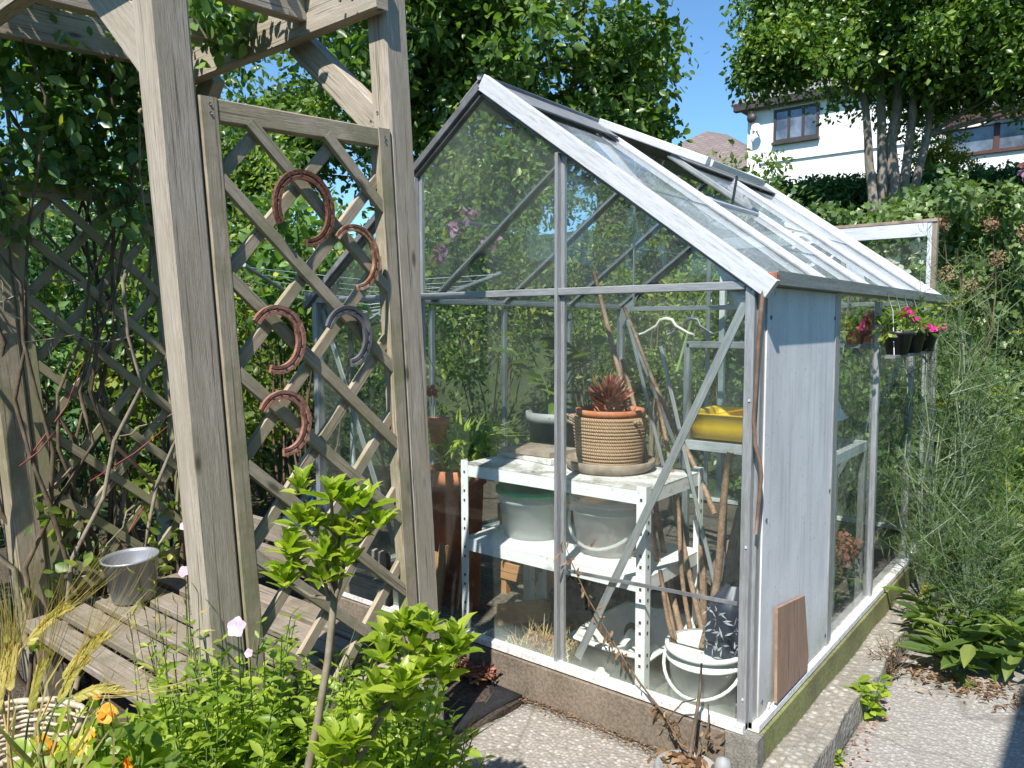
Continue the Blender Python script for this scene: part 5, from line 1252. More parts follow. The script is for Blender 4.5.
# ---- foreground: young shrub with whorled leaves
yo = thing('young_shrub', (-.42, -1.24, -.12), 'young bright green shrub with leaf whorls in front of the trellis', 'shrub')
stem = [(-.43, -1.29, -.12), (-.415, -1.275, .12), (-.398, -1.261, .33), (-.388, -1.242, .424), (-.378, -1.222, .543), (-.374, -1.207, .661), (-.376, -1.201, .74)]
wl = [(-.42, -1.247, .892), (-.343, -1.188, .853), (-.299, -1.156, .823), (-.433, -1.269, .775), (-.379, -1.231, .717), (-.345, -1.201, .746), (-.435, -1.277, .707), (-.399, -1.237, .824), (-.32, -1.169, .862), (-.37, -1.19, .80), (-.40, -1.17, .77), (-.36, -1.22, .88), (-.33, -1.17, .80), (-.41, -1.26, .83), (-.45, -1.25, .74), (-.36, -1.24, .77)]
wr = [(-.21, -1.146, .593), (-.171, -1.118, .573), (-.231, -1.159, .637), (-.149, -1.097, .592), (-.253, -1.184, .574), (-.265, -1.2, .498), (-.22, -1.164, .507), (-.291, -1.229, .421), (-.334, -1.267, .389), (-.189, -1.126, .631), (-.24, -1.11, .55), (-.28, -1.15, .60), (-.20, -1.19, .54), (-.19, -1.10, .52), (-.26, -1.14, .45), (-.30, -1.24, .34), (-.19, -1.15, .56), (-.23, -1.13, .61), (-.17, -1.08, .60), (-.25, -1.21, .53), (-.28, -1.19, .46), (-.31, -1.26, .42)]
b = MB().tube(stem, [.0095, .009, .0085, .008, .0075, .007, .006], 8)
st2 = [(-.40, -1.30, -.12), (-.36, -1.27, .15), (-.31, -1.22, .34), (-.26, -1.17, .47), (-.225, -1.15, .55)]
b.tube(st2, [.008, .0075, .007, .006, .005], 7)
for w in wl:
    a = np.array(stem[5] if w[2] < .8 else stem[6]); m = (a + np.array(w)) / 2 + (0, 0, -.012); b.tube([a, m, w], [.0045, .004, .003], 6)
for w in wr:
    a = np.array(st2[4] if w[2] > .5 else st2[3] if w[2] > .42 else st2[2]); m = (a + np.array(w)) / 2 + (0, 0, -.012); b.tube([a, m, w], [.004, .0035, .0028], 6)
b.build('stems', M['twig_grey'], yo)
P = []; D = []; N = []; Ls = []
for w in wl + wr:
    n = rng.integers(12, 18); a0 = rng.random() * 7
    for k in range(n):
        a = a0 + k * 2.4; el = .52 + .75 * (k / n) + .20 * rng.normal()
        d = np.array((math.cos(a) * math.cos(el), math.sin(a) * math.cos(el), math.sin(el)))
        nn_ = np.array((-math.cos(a) * math.sin(el), -math.sin(a) * math.sin(el), math.cos(el)))
        P.append(np.array(w) + d * .004 - (0, 0, .02 * (1 - k / n))); D.append(d); N.append(nn_ + rng.normal(size=3) * .15); Ls.append(.052 * (1.10 - .45 * k / n) * (.65 + .65 * rng.random()))
Ls = np.array(Ls)
leaves('foliage', np.array(P), np.array(D), np.array(N), Ls, Ls * .49, M['l_young'], yo, T_FULL, rng.random(len(Ls)) ** .8, 1.1, True)

# flowering bed plants
spots = [(-.50, -1.36, .46), (-.60, -1.30, .50), (-.68, -1.38, .45), (-.56, -1.45, .42), (-.76, -1.31, .40), (-.44, -1.12, .36), (-.55, -1.05, .38), (-.64, -1.10, .40), (-.36, -1.02, .28),
         (-.74, -1.48, .34), (-.86, -1.38, .26), (-.62, -1.56, .36), (-.46, -1.50, .36), (-.95, -1.47, .20), (-.36, -1.36, .34), (-.28, -1.20, .26), (-.50, -1.22, .46), (-.48, -.93, .26), (-.62, -.95, .28), (-.33, -1.46, .30), (-.648, -1.44, .45), (-.576, -1.38, .54), (-.675, -1.48, .38), (-.612, -1.43, .36), (-.82, -1.34, .36), (-.762, -1.28, .46), (-.678, -1.22, .52), (-.453, -1.02, .50), (-.353, -.98, .32), (-.40, -1.10, .44), (-.30, -1.08, .36), (-.52, -1.16, .50), (-.90, -1.40, .26), (-.70, -1.52, .36), (-.70, -1.22, .48), (-.42, -1.62, .36)]
for i, (x, y, zt) in enumerate(spots):
    hgt = zt + .12
    t = thing('bed_plant', (x, y, -.12), 'leafy green flower bed plant crowding the front of the bench', 'plant', 'leafy plants in the front bed')
    sb = MB(); P = []; D = []; N = []; Ls = []
    for s_ in range(13):
        a = rng.random() * 7; sp = .05 + .12 * rng.random(); h_ = hgt * (.65 + .42 * rng.random()); pts = []
        for j in range(6):
            f = j / 5; pts.append(np.array((x + math.cos(a) * sp * f + rng.normal() * .006, y + math.sin(a) * sp * f + rng.normal() * .006, -.12 + h_ * f)))
        sb.tube(pts, [.0028, .0026, .0024, .002, .0016, .001], 5)
        for j in range(17):
            f = .25 + .75 * j / 16; k = min(int(f * 5), 4); p = pts[k] + (pts[k + 1] - pts[k]) * (f * 5 - k)
            for q in (0, PI):
                a2 = j * 1.57 + q + a; el = .15 + .35 * f + .2 * rng.normal()
                P.append(p); D.append((math.cos(a2), math.sin(a2), el)); N.append((-.4 * math.cos(a2), -.4 * math.sin(a2), 1)); Ls.append((.050 - .018 * abs(f - .55)) * (.6 + .6 * rng.random()) * (.62 if f > .93 else 1))
    Ls = np.array(Ls)
    sb.build('stems', M['greenstem'], t)
    leaves('foliage', np.array(P), np.array(D), np.array(N) + rng.normal(size=(len(Ls), 3)) * .5, Ls, Ls * .38, M['l_phlox'], t, T_FULL, np.clip(rng.random(len(Ls)) * .6 + .4 * rng.random() , 0, 1))
# pink flowers on thin stems
fl = [(-.566, -1.305, .588, .0155, 'pale pink open flower beside the near post'), (-.544, -1.293, .535, .007, 'closed pink flower bud below the open bloom'), (-.986, -1.19, .704, .009, 'small pink flower against the near post above the bench'), (-.976, -1.20, .592, .011, 'pink flower on a thin stem by the near post'), (-.66, -1.72, .56, .010, 'pink flower above the wicker basket')]
for x, y, z, r, lab in fl:
    t = thing('pink_flower', (x, y, z), lab, 'flower')
    n = 5; a = np.arange(n) * 2 * PI / 5 + rng.random()
    up = unit(np.array((.45, -.75, .5))); e1 = unit(np.cross(up, (0, 0, 1.))); e2 = np.cross(up, e1)
    D = np.cos(a)[:, None] * e1 + np.sin(a)[:, None] * e2 + up * .25
    leaves('petals', np.repeat([(x, y, z)], n, 0), D, np.repeat([up], n, 0), r * 1.4, r * 1.55, M['p_pink'], t, T_FULL)
    MB().tube([(x + .02, y - .02, -.1), (x + .012, y - .0, z * .5), (x, y + .002, z)], [.002, .0018, .0012], 5).build('stem', M['greenstem'], t)
# seed stalks near the post
t = thing('seed_stalks', (-.95, -1.26, -.12), 'wispy yellowish seed stalks in front of the bench seat', 'plant')
b = MB(); P = []; D = []
for k in range(16):
    x, y = -.95 + rng.normal() * .07, -1.27 + rng.normal() * .04; h_ = .52 + .22 * rng.random(); dx, dy = rng.normal() * .06, rng.normal() * .04
    pts = [(x + dx * f * f, y + dy * f * f, -.12 + h_ * f) for f in np.linspace(0, 1, 6)]
    b.tube(pts, [.0018, .0017, .0015, .0013, .001, .0008], 5)
    for f in np.linspace(.5, 1, 9):
        P.append((x + dx * f * f, y + dy * f * f, -.12 + h_ * f)); D.append(rng.normal(size=3) * (.8, .8, .3) + (0, 0, .8))
b.build('stems', M['greenstem'], t); P = np.array(P)
leaves('pods', P, np.array(D), rng.normal(size=P.shape), .035, .006, M['l_barley'], t, T_BLADE)

# barley
ears = [((-.345, -1.753, .764), (-.305, -1.716, .811), .55, 'pale golden barley ear bending right with a wide fan of awns'), ((-.305, -1.725, .716), (-.263, -1.686, .772), .55, 'golden barley ear over the bench edge'),
        ((-.308, -1.731, .683), (-.282, -1.705, .738), .4, 'greenish barley ear below the golden ears'), ((-.292, -1.718, .69), (-.246, -1.68, .697), .45, 'arched yellow barley ear lowest on the right'),
        ((-.360, -1.772, .70), (-.358, -1.765, .755), .7, 'straw coloured upright barley ear at the left edge'), ((-.337, -1.756, .67), (-.326, -1.741, .735), .2, 'green upright barley ear with long pale awns'), ((-.372, -1.785, .67), (-.366, -1.772, .745), .75, 'dry bleached barley ear in the lower left corner')]
for i, (p0, p1, tone, lab) in enumerate(ears):
    p0 = np.array(p0); p1 = np.array(p1); d = unit(p1 - p0); base = np.array((p0[0] + .02 * rng.normal() - .01, p0[1] + .02 * rng.normal(), -.12))
    t = thing('barley_stalk', tuple(base), lab, 'barley', 'barley stalks at the lower left')
    bend = p0 - d * .05 + np.array((0, 0, -.03))
    MB().tube([base, base * .6 + bend * .4 + (.008, 0, 0), base * .2 + bend * .8, bend, p0 - d * .01, p0], [.0026, .0025, .0022, .0018, .0014, .0012], 6).build('stem', M['straw'] if tone > .5 else M['greenstem'], t)
    P = []; D = []; N = []; A = []; AD = []
    sd = unit(np.cross(d, (.6, -.75, .2)))
    ln_ = np.linalg.norm(p1 - p0)
    for k in range(15):
        f = k / 14; c = p0 + (p1 - p0) * f + np.array((0, 0, .008 * math.sin(PI * f)))
        for s_ in (-1, 1):
            P.append(c); D.append(d * .9 + sd * s_ * .42); N.append(np.cross(d, sd) * s_ + rng.normal(size=3) * .2)
            A.append(c + d * .008 + sd * s_ * .003); AD.append(d + sd * s_ * .16 * (1.2 - .7 * f) + rng.normal(size=3) * .09 + np.array((0, 0, .10)))
    P = np.array(P); A = np.array(A)
    leaves('grains', P, np.array(D), np.array(N), .0145, .0062, M['l_ear'], t, T_FULL, np.clip(tone + .2 * rng.normal(size=len(P)), 0, 1), .6)
    AD = np.array(AD); leaves('awns', A, AD, np.cross(AD, (.6, -.75, .2)) + rng.normal(size=AD.shape) * .3, .10 + .07 * rng.random(len(A)), .0011, M['l_awn'], t, T_BLADE, np.clip(tone + .25 * rng.normal(size=len(A)), 0, 1), .3)
    m = 4; P = base + (bend - base) * (.45 + .5 * rng.random(m))[:, None]
    leaves('leaf_blades', P, rng.normal(size=(m, 3)) * (.5, .5, .2) + (0, 0, 1.0), rng.normal(size=(m, 3)) + (.6, -.7, .2), .14 + .08 * rng.random(m), .006, M['l_barley'], t, T_BLADE, np.clip(tone + .3 * rng.normal(size=m), 0, 1), .8)
# extra stalks and blades
n = 12; P = np.stack([-.34 + rng.normal(size=n) * .05, -1.74 + rng.normal(size=n) * .04, np.full(n, .35)], -1)
tag(leaves('grass_blades', P, rng.normal(size=(n, 3)) * (.16, .16, .05) + (0, 0, 1), rng.normal(size=(n, 3)) + (.6, -.7, 0),   .28 + .10 * rng.random(n), .0045, M['l_barley'], None, T_BLADE), 'dry barley leaf blades around the ears', 'grass', kind='stuff')
# wicker basket
bc = (-.700, -1.675, .25)
t = thing('wicker_basket', bc, 'pale woven wicker basket in the lower left corner', 'basket')
b = MB()
for k in range(27):
    z = .25 + k * .0089; r = .085 + .030 * k / 26
    b.tube([(bc[0] + (r + .0035 * math.cos(9 * a + k * PI)) * math.cos(a), bc[1] + (r + .0035 * math.cos(9 * a + k * PI)) * math.sin(a), z + .0012 * math.sin(5 * a + k)) for a in np.linspace(0, 2 * PI, 73)], .0034 if k < 26 else .006, 5, False)
b.build('weave', M['wicker'], t)
b = MB()
for a in np.linspace(0, 2 * PI, 19)[:-1]: b.tube([(bc[0] + .085 * math.cos(a), bc[1] + .085 * math.sin(a), .245), (bc[0] + .116 * math.cos(a), bc[1] + .116 * math.sin(a), .485)], .005, 5)
b.build('stakes', M['wicker'], t)
MB().lathe([(.001, .245), (.085, .245), (.085, .253), (.001, .253)], (bc[0], bc[1], 0), 24).build('base', M['wicker'], t)
t = thing('plant_stand', (bc[0], bc[1], -.12), 'low timber stand under the wicker basket', 'stand')
for dx in (-.07, .07):
    for dy in (-.07, .07): MB().box((bc[0] + dx - .015, bc[1] + dy - .015, -.14), (bc[0] + dx + .015, bc[1] + dy + .015, .225), .1).build('leg', M['wood_bench'], t)
MB().box((bc[0] - .11, bc[1] - .11, .226), (bc[0] + .11, bc[1] + .11, .243), .05).build('top', M['wood_bench'], t)
# orange and yellow nasturtiums
nas = [(-.527, -1.596, .577, 'p_orange', .022), (-.509, -1.586, .541, 'p_orange', .026), (-.59, -1.656, .492, 'p_orange', .026), (-.543, -1.619, .482, 'p_yellow', .028), (-.576, -1.646, .470, 'p_yellow', .026), (-.53, -1.606, .505, 'p_yellow', .020), (-.477, -1.569, .452, 'p_orange', .020)]
for x, y, z, mt, r in nas:
    col = 'orange' if mt == 'p_orange' else 'yellow'
    t = thing('nasturtium_flower', (x, y, z), 'ruffled %s flower in the lower left bed' % col, 'flower', '%s flowers in the lower left bed' % col)
    n = 7; up = unit(np.array((.45, -.7, .45)) + rng.normal(size=3) * .35); e1 = unit(np.cross(up, (0, 0, 1.))); e2 = np.cross(up, e1); a = np.arange(n) * 2.4
    leaves('petals', np.repeat([(x, y, z)], n, 0), np.cos(a)[:, None] * e1 + np.sin(a)[:, None] * e2 + up * .25 + rng.normal(size=(n, 3)) * .12, np.repeat([up], n, 0) + rng.normal(size=(n, 3)) * .3, r * .68, r * .92, M[mt], t, T_FULL)
    MB().tube([(x - .01, y + .03, -.1), (x, y + .02, z * .6), (x, y + .004, z)], [.003, .0025, .002], 5).build('stem', M['greenstem'], t)
t = thing('nasturtium', (-.54, -1.58, -.12), 'round leaved trailing plant among the orange flowers', 'plant')
C = [(-.54 + .08 * rng.normal(), -1.59 + .05 * rng.normal(), .30 + .20 * rng.random()) for _ in range(26)]
clump_leaves('foliage', C, .055, 16, .030, .022, M['l_phlox'], t, T_FULL, .2, .9, .5)
b = MB()
for c in C[:12]: b.tube([(-.54, -1.58, -.12), ((c[0] - .54) / 2, (c[1] - 1.58) / 2, .15), c], [.003, .0025, .002], 5)
b.build('stems', M['greenstem'], t)
# grass tufts by the far post
def tuft(c, n, L, lab, w=.006, spread=.5):
    P = np.array(c) + np.stack([rng.normal(size=n) * .05, rng.normal(size=n) * .04, np.zeros(n)], -1)
    t = thing('grass_tuft', c, lab, 'grass')
    leaves('blades', P, rng.normal(size=(n, 3)) * (spread, spread, .1) + (0, 0, .9), rng.normal(size=(n, 3)) * .5 + (.6, -.7, .3), L * (.5 + .7 * rng.random(n)), w, M['l_grass'], t, T_BLADE, None, 1.4)
tuft((-.70, -.72, -.12), 60, .34, 'long arching grass tuft at the foot of the far post', .007, .55)
tuft((-.60, -.85, -.12), 70, .26, 'short grass tuft between the bed plants and the far post', .006, .4)
tuft((-.48, -1.30, -.12), 40, .58, 'tall thin grass blades among the bed plants', .005, .22)
# ---- right-hand planting
def fennel(c, h, label, nst, seedcol=False, spread=.30):
    t = thing('fennel_plant', c, label, 'plant')
    b = MB(); C = []; tips = []
    for s_ in range(nst):
        a = rng.random() * 7; sp = spread * (.2 + rng.random()); hh = h * (.6 + .45 * rng.random()); pts = []
        for j in range(8):
            f = j / 7; pts.append(np.array((c[0] + math.cos(a) * sp * f ** 1.4 + rng.normal() * .012, c[1] + math.sin(a) * sp * f ** 1.4 + rng.normal() * .012, c[2] + hh * f)))
        r0 = .0085 * (.6 + .6 * rng.random()); b.tube(pts, [r0 * (1 - .75 * j / 7) for j in range(8)], 6); tips.append(pts[-1])
        for j in range(2, 8):
            for q in range(2):
                a2 = rng.random() * 7; l2 = .10 + .16 * rng.random(); e = pts[j] + np.array((math.cos(a2) * l2, math.sin(a2) * l2, l2 * (.9 * rng.random() + .35)))
                m = (pts[j] + e) / 2 + (0, 0, -.01); b.tube([pts[j], m, e], [r0 * .28, r0 * .18, .0006], 5)
                C += [m, e, e * .6 + m * .4]
    b.build('stems', M['fennelstem'], t)
    C = np.array(C); per = 12; n = len(C) * per
    d, q = sphere_pts(n, .0)
    P = np.repeat(C, per, 0) + q * .035
    leaves('threads', P, d + np.array((0, 0, .5)) + rng.normal(size=(n, 3)) * .4, rng.normal(size=(n, 3)), .03 + .035 * rng.random(n), .0022, M['l_fennel'], t, T_BLADE, None, .5)
    if seedcol:
        um = MB(); P = []; D = []
        for p in tips[:max(3, nst // 2)]:
            for k in range(14):
                a = k * 2.4; r = .045 * math.sqrt(k / 14); e = p + np.array((r * math.cos(a), r * math.sin(a), .035)); um.tube([p, e], .0008, 4); P += [e] * 5; D += [rng.normal(size=3) + (0, 0, .5) for _ in range(5)]
        um.build('umbel_rays', M['greenstem'], t); leaves('umbels', np.array(P), np.array(D), rng.normal(size=(len(P), 3)), .010, .007, M['l_lime'], t)
fennel((.155, 1.75, -.2), 1.55, 'tall feathery fennel against the greenhouse side', 11, True, .26)
fennel((.30, 2.0, -.2), 1.5, 'tall feathery fennel between the greenhouse and the ivy', 11, True, .30)
fennel((.36, 1.50, -.2), .75, 'low feathery fennel over the path end', 9, False, .20)
fennel((.20, 2.45, -.2), 1.6, 'fennel behind the tall pair, near the glazed panel', 8, True, .26)
# understorey behind the fennel
for x, y, h_, mt in [(.25, 2.5, .55, 'l_shrub'), (.5, 2.4, .5, 'l_shrub'), (.42, 2.9, .8, 'l_shrub'), (.15, 3.0, .7, 'l_ivy'), (.62, 2.9, .9, 'l_ivy'), (.58, 2.1, .35, 'l_shrub')]:
    shrub('border_plant', (x, y, -.22), 'leafy green border plant behind the fennel', (x, y, -.2 + h_ * .55), (.2, .2, h_ * .55), 26, .12, 36, .06, .03, M[mt], 'plant', group='leafy plants behind the fennel', T=T_FULL)
for x_, y_ in ((.30, 1.42), (.46, 1.58), (.60, 1.45), (.24, 1.58), (.40, 1.38), (.55, 1.66)):
    plant('lance_leaf_plant', (x_, y_, -.205), 'narrow leaved green plant at the foot of the fennel', 46, .13, .030, M['l_dock'] if y_ < 1.5 else M['l_shrub'], .16, .38, nst=8, arch=.9, group='narrow leaved plants at the foot of the fennel')
plant('dock_plant', (.36, 1.26, -.205), 'broad leaved dock with drooping leaves at the path end', 34, .17, .055, M['l_dock'], .16, .30, nst=8, arch=1.0)
plant('dock_plant', (.50, 1.42, -.205), 'second broad leaved dock at the right edge of the path', 34, .17, .06, M['l_dock'], .16, .30, nst=8, arch=1.0)
plant('seedling', (.185, .70, -.205), 'bright green seedling growing where kerb meets path', 60, .045, .034, M['l_young'], .07, .20, nst=8)
plant('weed', (.175, .34, -.205), 'tiny green weed at the kerb foot near the corner', 16, .022, .016, M['l_young'], .02, .05, nst=4)
plant('dry_weed', (.17, 1.05, -.205), 'dry purplish brown weed beside the kerb', 150, .025, .004, M['l_dead'], .10, .22, T=T_BLADE, stem=M['twig'], nst=22)
n = 300; P = np.stack([.2 + rng.random(n) * .5, 1.19 + rng.normal(size=n) * .07, np.full(n, -.198) + rng.random(n) * .02], -1)
tag(leaves('leaf_litter', P, rng.normal(size=(n, 3)) * (1, 1, .3), rng.normal(size=(n, 3)) * .5 + (0, 0, 1), .018 + .022 * rng.random(n), .009, M['l_dead'], None, T_FULL), 'brown dead leaves along the end of the path', 'leaves', kind='stuff')
n = 90; P = np.stack([.165 + np.abs(rng.normal(size=n)) * .03, .2 + rng.random(n) * .7, np.full(n, -.198)], -1)
tag(leaves('petal_litter', P, rng.normal(size=(n, 3)) * (1, 1, .3), rng.normal(size=(n, 3)) * .5 + (0, 0, 1), .016, .009, M['l_hydrangea'], None, T_SIMPLE), 'small reddish dead scraps along the kerb foot', 'leaves', kind='stuff')
# dried vine and grey planter by the corner
pc = (-.110, -.165, -.160)
t = thing('grey_planter', pc, 'rounded grey planter with dead stems at the greenhouse corner', 'planter')
MB().lathe([(.07, 0), (.088, .03), (.094, .062), (.090, .080), (.082, .084), (.076, .074), (.001, .070)], pc, 32, None, True, 0, (1.05, .95)).build('bowl', M['greypot'], t)
MB().lathe([(.001, -.03), (.018, -.024), (.027, 0), (.018, .024), (.001, .03)], (pc[0] + .085, pc[1] + .055, pc[2] + .085), 20).build('lug', M['greypot'], t)
n = 70; P = np.array((pc[0], pc[1], pc[2] + .082)) + np.stack([rng.normal(size=n) * .04, rng.normal(size=n) * .035, np.zeros(n)], -1)
leaves('dead_leaves', P, rng.normal(size=(n, 3)) * (1, 1, .4), rng.normal(size=(n, 3)) * .6 + (0, 0, 1), .035, .018, M['l_dead'], t, T_FULL)
t = thing('dead_vine', (pc[0], pc[1], pc[2] + .075), 'dead brown vine climbing from the grey planter across the glass', 'dead plant')
v1 = [(-.125, -.13, -.07), (-.20, -.07, -.03), (-.259, -.052, -.0), (-.331, -.05, .060), (-.40, -.048, .13), (-.46, -.046, .20), (-.541, -.045, .30), (-.60, -.045, .40), (-.628, -.045, .46)]
b = MB().tube(v1, [.004, .004, .0038, .0034, .003, .0028, .0024, .002, .0012], 6)
b.tube([(-.12, -.13, -.07), (-.122, -.09, .02), (-.118, -.07, .11), (-.119, -.06, .19)], [.006, .0055, .005, .003], 6)
b.tube([(-.13, -.13, -.07), (-.21, -.10, .0), (-.17, -.08, .06), (-.122, -.09, .09)], [.003, .003, .0025, .002], 5)
b.tube([(-.10, -.13, -.07), (-.085, -.08, .02), (-.095, -.06, .07)], [.003, .0025, .002], 5)
b.build('stems', M['twig'], t)
P = []
for k in range(90):
    f = rng.random() * (len(v1) - 1); i = min(int(f), len(v1) - 2); P.append(np.array(v1[i]) * (1 - f + i) + np.array(v1[i + 1]) * (f - i) + rng.normal(size=3) * (.012, .006, .012))
P = np.array(P + [np.array((-.09, -.09, .0)) + rng.normal(size=3) * .02 for _ in range(16)]); P[:, 1] = np.minimum(P[:, 1], -.045)
D = rng.normal(size=P.shape) * .6 + (0, -.1, -.9); leaves('withered_leaves', P, D, rng.normal(size=P.shape) + (0, -1, 0), .016 + .03 * rng.random(len(P)) ** 2, .010, M['l_dead'], t, T_FULL)

# ================================================================== FAR BUILDINGS
def window(parent, x0, x1, z0, z1, y, n, fm):
    b = MB(); d = .05
    b.box((x0, y - d, z0), (x1, y, z0 + .06), .05); b.box((x0, y - d, z1 - .06), (x1, y, z1), .05)
    for i in range(n + 1):
        x = x0 + (x1 - x0) * i / n; b.box((x - .03, y - d - .003, z0 + .001), (x + .03, y - .003, z1 - .001), .05)
    w = b.build('window', fm, parent)
    MB().box((x0 + .02, y - .03, z0 + .03), (x1 - .02, y - .015, z1 - .03), .01).build('pane', M['glass_win'], w)
    MB().box((x0 - .05, y - .12, z0 - .07), (x1 + .05, y - .003, z0 - .003), .05).build('sill', fm, w)
hy = 16.8
hs = thing('white_house', (-2.0, 20, 3.3), 'white rendered house with brown windows above the hedge', 'house')
MB().box((-6.78, hy, 2.5), (3.0, hy + 8, 6.55), .002).build('wall', M['render'], hs)
MB().box((-6.45, hy - .05, 5.16), (3.0, hy - .003, 5.22), .05).build('string_course', M['render'], hs)
MB().box((-7.05, hy - .28, 6.47), (3.3, hy - .10, 6.62), .08).build('gutter', M['frame_dark'], hs)
MB().box((-7.05, hy - .10, 6.56), (3.3, hy + 8.3, 6.62), .02).build('soffit', M['frame_dark'], hs)
MB().tube([(-6.66, hy - .09, 6.47), (-6.66, hy - .09, 6.35), (-6.66, hy - .06, 6.2), (-6.66, hy - .06, 2.6)], .03, 8).build('downpipe', M['render'], hs)
b = MB(); rz = 6.62
a = [(-7.1, hy - .3, rz), (3.4, hy - .3, rz), (3.4, hy + 8.4, rz), (-7.1, hy + 8.4, rz)]; r1, r2 = (-3.6, hy + 4, rz + 2.7), (0.0, hy + 4, rz + 2.7)
for f in ([a[0], a[1], r2, r1], [a[1], a[2], r2], [a[2], a[3], r1, r2], [a[3], a[0], r1]): b.poly(f, np.cross(np.array(f[1]) - f[0], np.array(f[2]) - f[0]) / np.linalg.norm(np.cross(np.array(f[1]) - f[0], np.array(f[2]) - f[0])) * .06)
b.build('roof', M['slate'], hs)
window(hs, -6.08, -5.06, 5.62, 6.40, hy, 3, M['frame_dark']); window(hs, -1.95, -.9, 5.75, 6.45, hy, 2, M['frame_dark'])
MB().lathe([(.001, 0), (.10, .0), (.12, .05), (.10, .09), (.001, .10)], (-6.62, hy - .12, 6.28), 20, (R(90), 0)).build('alarm_box', M['frame_dark'], hs)
o = MB().lathe([(.001, 0), (.06, .015), (.115, .045), (.11, .05), (.06, .02), (.001, .01)], (-6.48, hy - .22, 6.0), 24, (R(70), R(15))).build('satellite_dish', M['renderwall'], hs)
MB().tube([(-6.48, hy - .01, 5.85), (-6.48, hy - .15, 5.9), (-6.48, hy - .2, 6.0)], .02, 6).build('bracket', M['renderwall'], o)
# porch with brown fascia
ps = thing('garden_room', (.3, 15.9, 3.4), 'low brown fascia garden room with grey roof beside the white house', 'building')
MB().box((-2.1, 15.3, 2.6), (3.5, 16.75, 4.50), .01).build('wall', M['render'], ps)
MB().box((-2.35, 15.05, 5.02), (3.6, 15.11, 5.24), .04).build('fascia', M['fascia'], ps)
b = MB()
for x in (-2.05, -1.25, -.45, .35, 1.15, 1.95, 2.75): b.box((x - .05, 15.25, 4.51), (x + .05, 15.33, 5.01), .05)
b.box((-2.1, 15.24, 4.45), (3.5, 15.34, 4.509), .05); w = b.build('window', M['fascia'], ps)
MB().box((-2.0, 15.28, 4.52), (3.4, 15.295, 5.0), .01).build('pane', M['glass_win'], w)
f = [(-2.45, 15.02, 5.25), (3.7, 15.02, 5.25), (3.7, 16.78, 5.95), (-1.3, 16.78, 5.95)]
MB().poly(f, (0, -.03, .06)).build('roof', M['slate'], ps)
# neighbour's roof on the left
nh = thing('tiled_house', (-12.5, 27, 3.5), 'house with brown tiled roof left of the white house', 'house')
MB().box((-15.5, 23.5, 2.8), (-8.8, 31, 6.45), .002).build('wall', M['brick'], nh)
a = [(-15.9, 23.1, 6.4), (-8.4, 23.1, 6.4), (-8.4, 31.4, 6.4), (-15.9, 31.4, 6.4)]; r1, r2 = (-12.4, 26.6, 8.75), (-12.0, 27.6, 8.75)
b = MB()
for f in ([a[0], a[1], r2, r1], [a[1], a[2], r2], [a[2], a[3], r1, r2], [a[3], a[0], r1]):
    nn = np.cross(np.array(f[1]) - f[0], np.array(f[2]) - f[0]); b.poly(f, nn / np.linalg.norm(nn) * .06)
b.build('roof', M['tile'], nh)
# rendered house wall beside the path (just outside the picture): its shadow falls on the path
tag(MB().box((1.275, -4.5, -.3), (1.5, -.78, 2.62), .005).build('garden_wall', M['renderwall']), 'tall pebbledashed wall along the right of the path', 'wall')

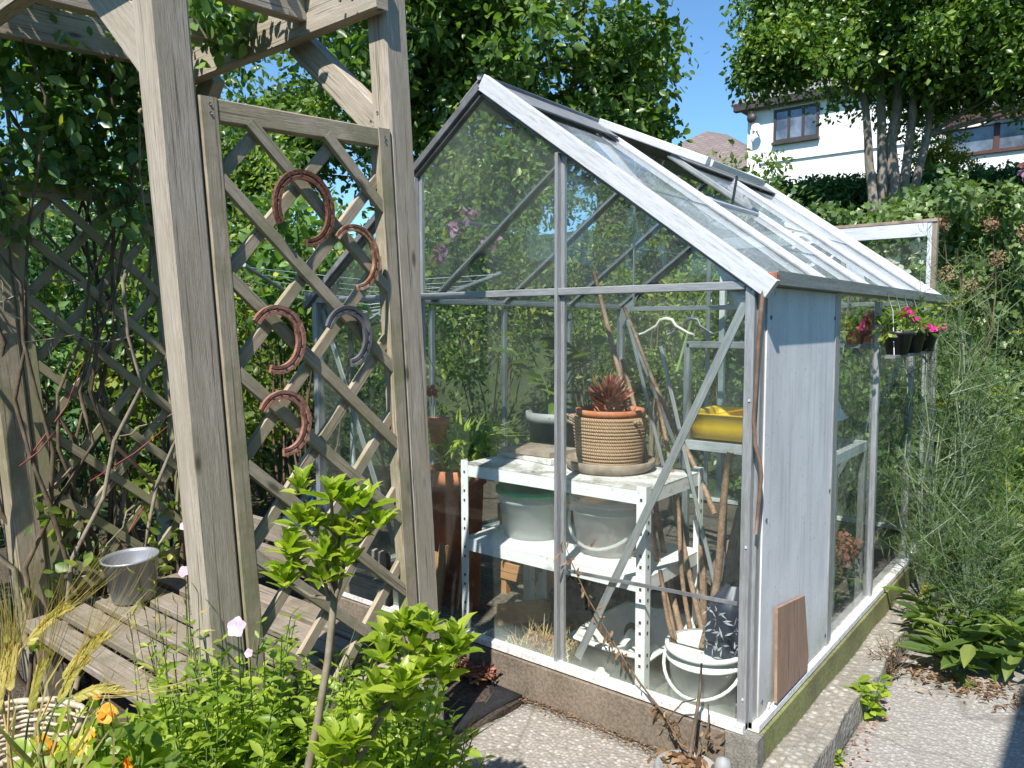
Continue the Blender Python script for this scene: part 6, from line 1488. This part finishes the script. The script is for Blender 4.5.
# ================================================================== LIGHT, SKY, CAMERA
SUN_EL = R(51.5); saz = math.atan2(.33, -1.0)
w = bpy.data.worlds.new('World'); S.world = w; w.use_nodes = True
nt = w.node_tree; nt.nodes.clear()
sky = nt.nodes.new('ShaderNodeTexSky'); sky.sky_type = 'NISHITA'; sky.sun_disc = False
sky.sun_elevation = SUN_EL; sky.sun_rotation = saz; sky.altitude = 1200; sky.air_density = 1.0; sky.dust_density = .1; sky.ozone_density = 2.2
bg = nt.nodes.new('ShaderNodeBackground'); bg.inputs[1].default_value = .108
wo = nt.nodes.new('ShaderNodeOutputWorld')
mt_ = nt.nodes.new('ShaderNodeMix'); mt_.data_type = 'RGBA'; mt_.blend_type = 'MULTIPLY'; mt_.inputs[0].default_value = 1; mt_.inputs[7].default_value = (.66, .90, 1.0, 1)
nt.links.new(sky.outputs[0], mt_.inputs[6]); nt.links.new(mt_.outputs[2], bg.inputs[0]); nt.links.new(bg.outputs[0], wo.inputs[0])
ld = bpy.data.lights.new('sun', 'SUN'); ld.energy = 4.2; ld.angle = R(.53); ld.color = (1, .955, .89)
lo_ = bpy.data.objects.new('sun', ld); COL.objects.link(lo_)
sd = Vector((math.sin(saz) * math.cos(SUN_EL), math.cos(saz) * math.cos(SUN_EL), math.sin(SUN_EL)))
lo_.rotation_euler = sd.to_track_quat('Z', 'Y').to_euler(); lo_.location = sd * 20

yaw, pit, rol = .6775, .0791, -.003
fw = Vector((-math.sin(yaw) * math.cos(pit), math.cos(yaw) * math.cos(pit), -math.sin(pit)))
rt = Vector((math.cos(yaw), math.sin(yaw), 0)); upv = rt.cross(fw)
r2 = rt * math.cos(rol) + upv * math.sin(rol); u2 = -rt * math.sin(rol) + upv * math.cos(rol)
cd = bpy.data.cameras.new('camera'); cd.sensor_width = 36; cd.lens = 758.41 / 1024 * 36; cd.clip_start = .02; cd.clip_end = 2000
cam = bpy.data.objects.new('camera', cd); COL.objects.link(cam)
mw = Matrix((r2, u2, -fw)).transposed().to_4x4(); mw.translation = (.8174, -2.1248, 1.2041)
cam.matrix_world = mw; S.camera = cam

S.view_settings.view_transform = 'Standard'; S.view_settings.look = 'None'; S.view_settings.exposure = 1.02; S.view_settings.gamma = 1
S.view_settings.use_curve_mapping = False
S.render.engine = 'CYCLES'
cy = S.cycles
cy.max_bounces = 10; cy.diffuse_bounces = 5; cy.glossy_bounces = 3; cy.transmission_bounces = 6; cy.transparent_max_bounces = 28
cy.caustics_reflective = False; cy.caustics_refractive = False; cy.use_denoising = True
cy.sample_clamp_indirect = 6
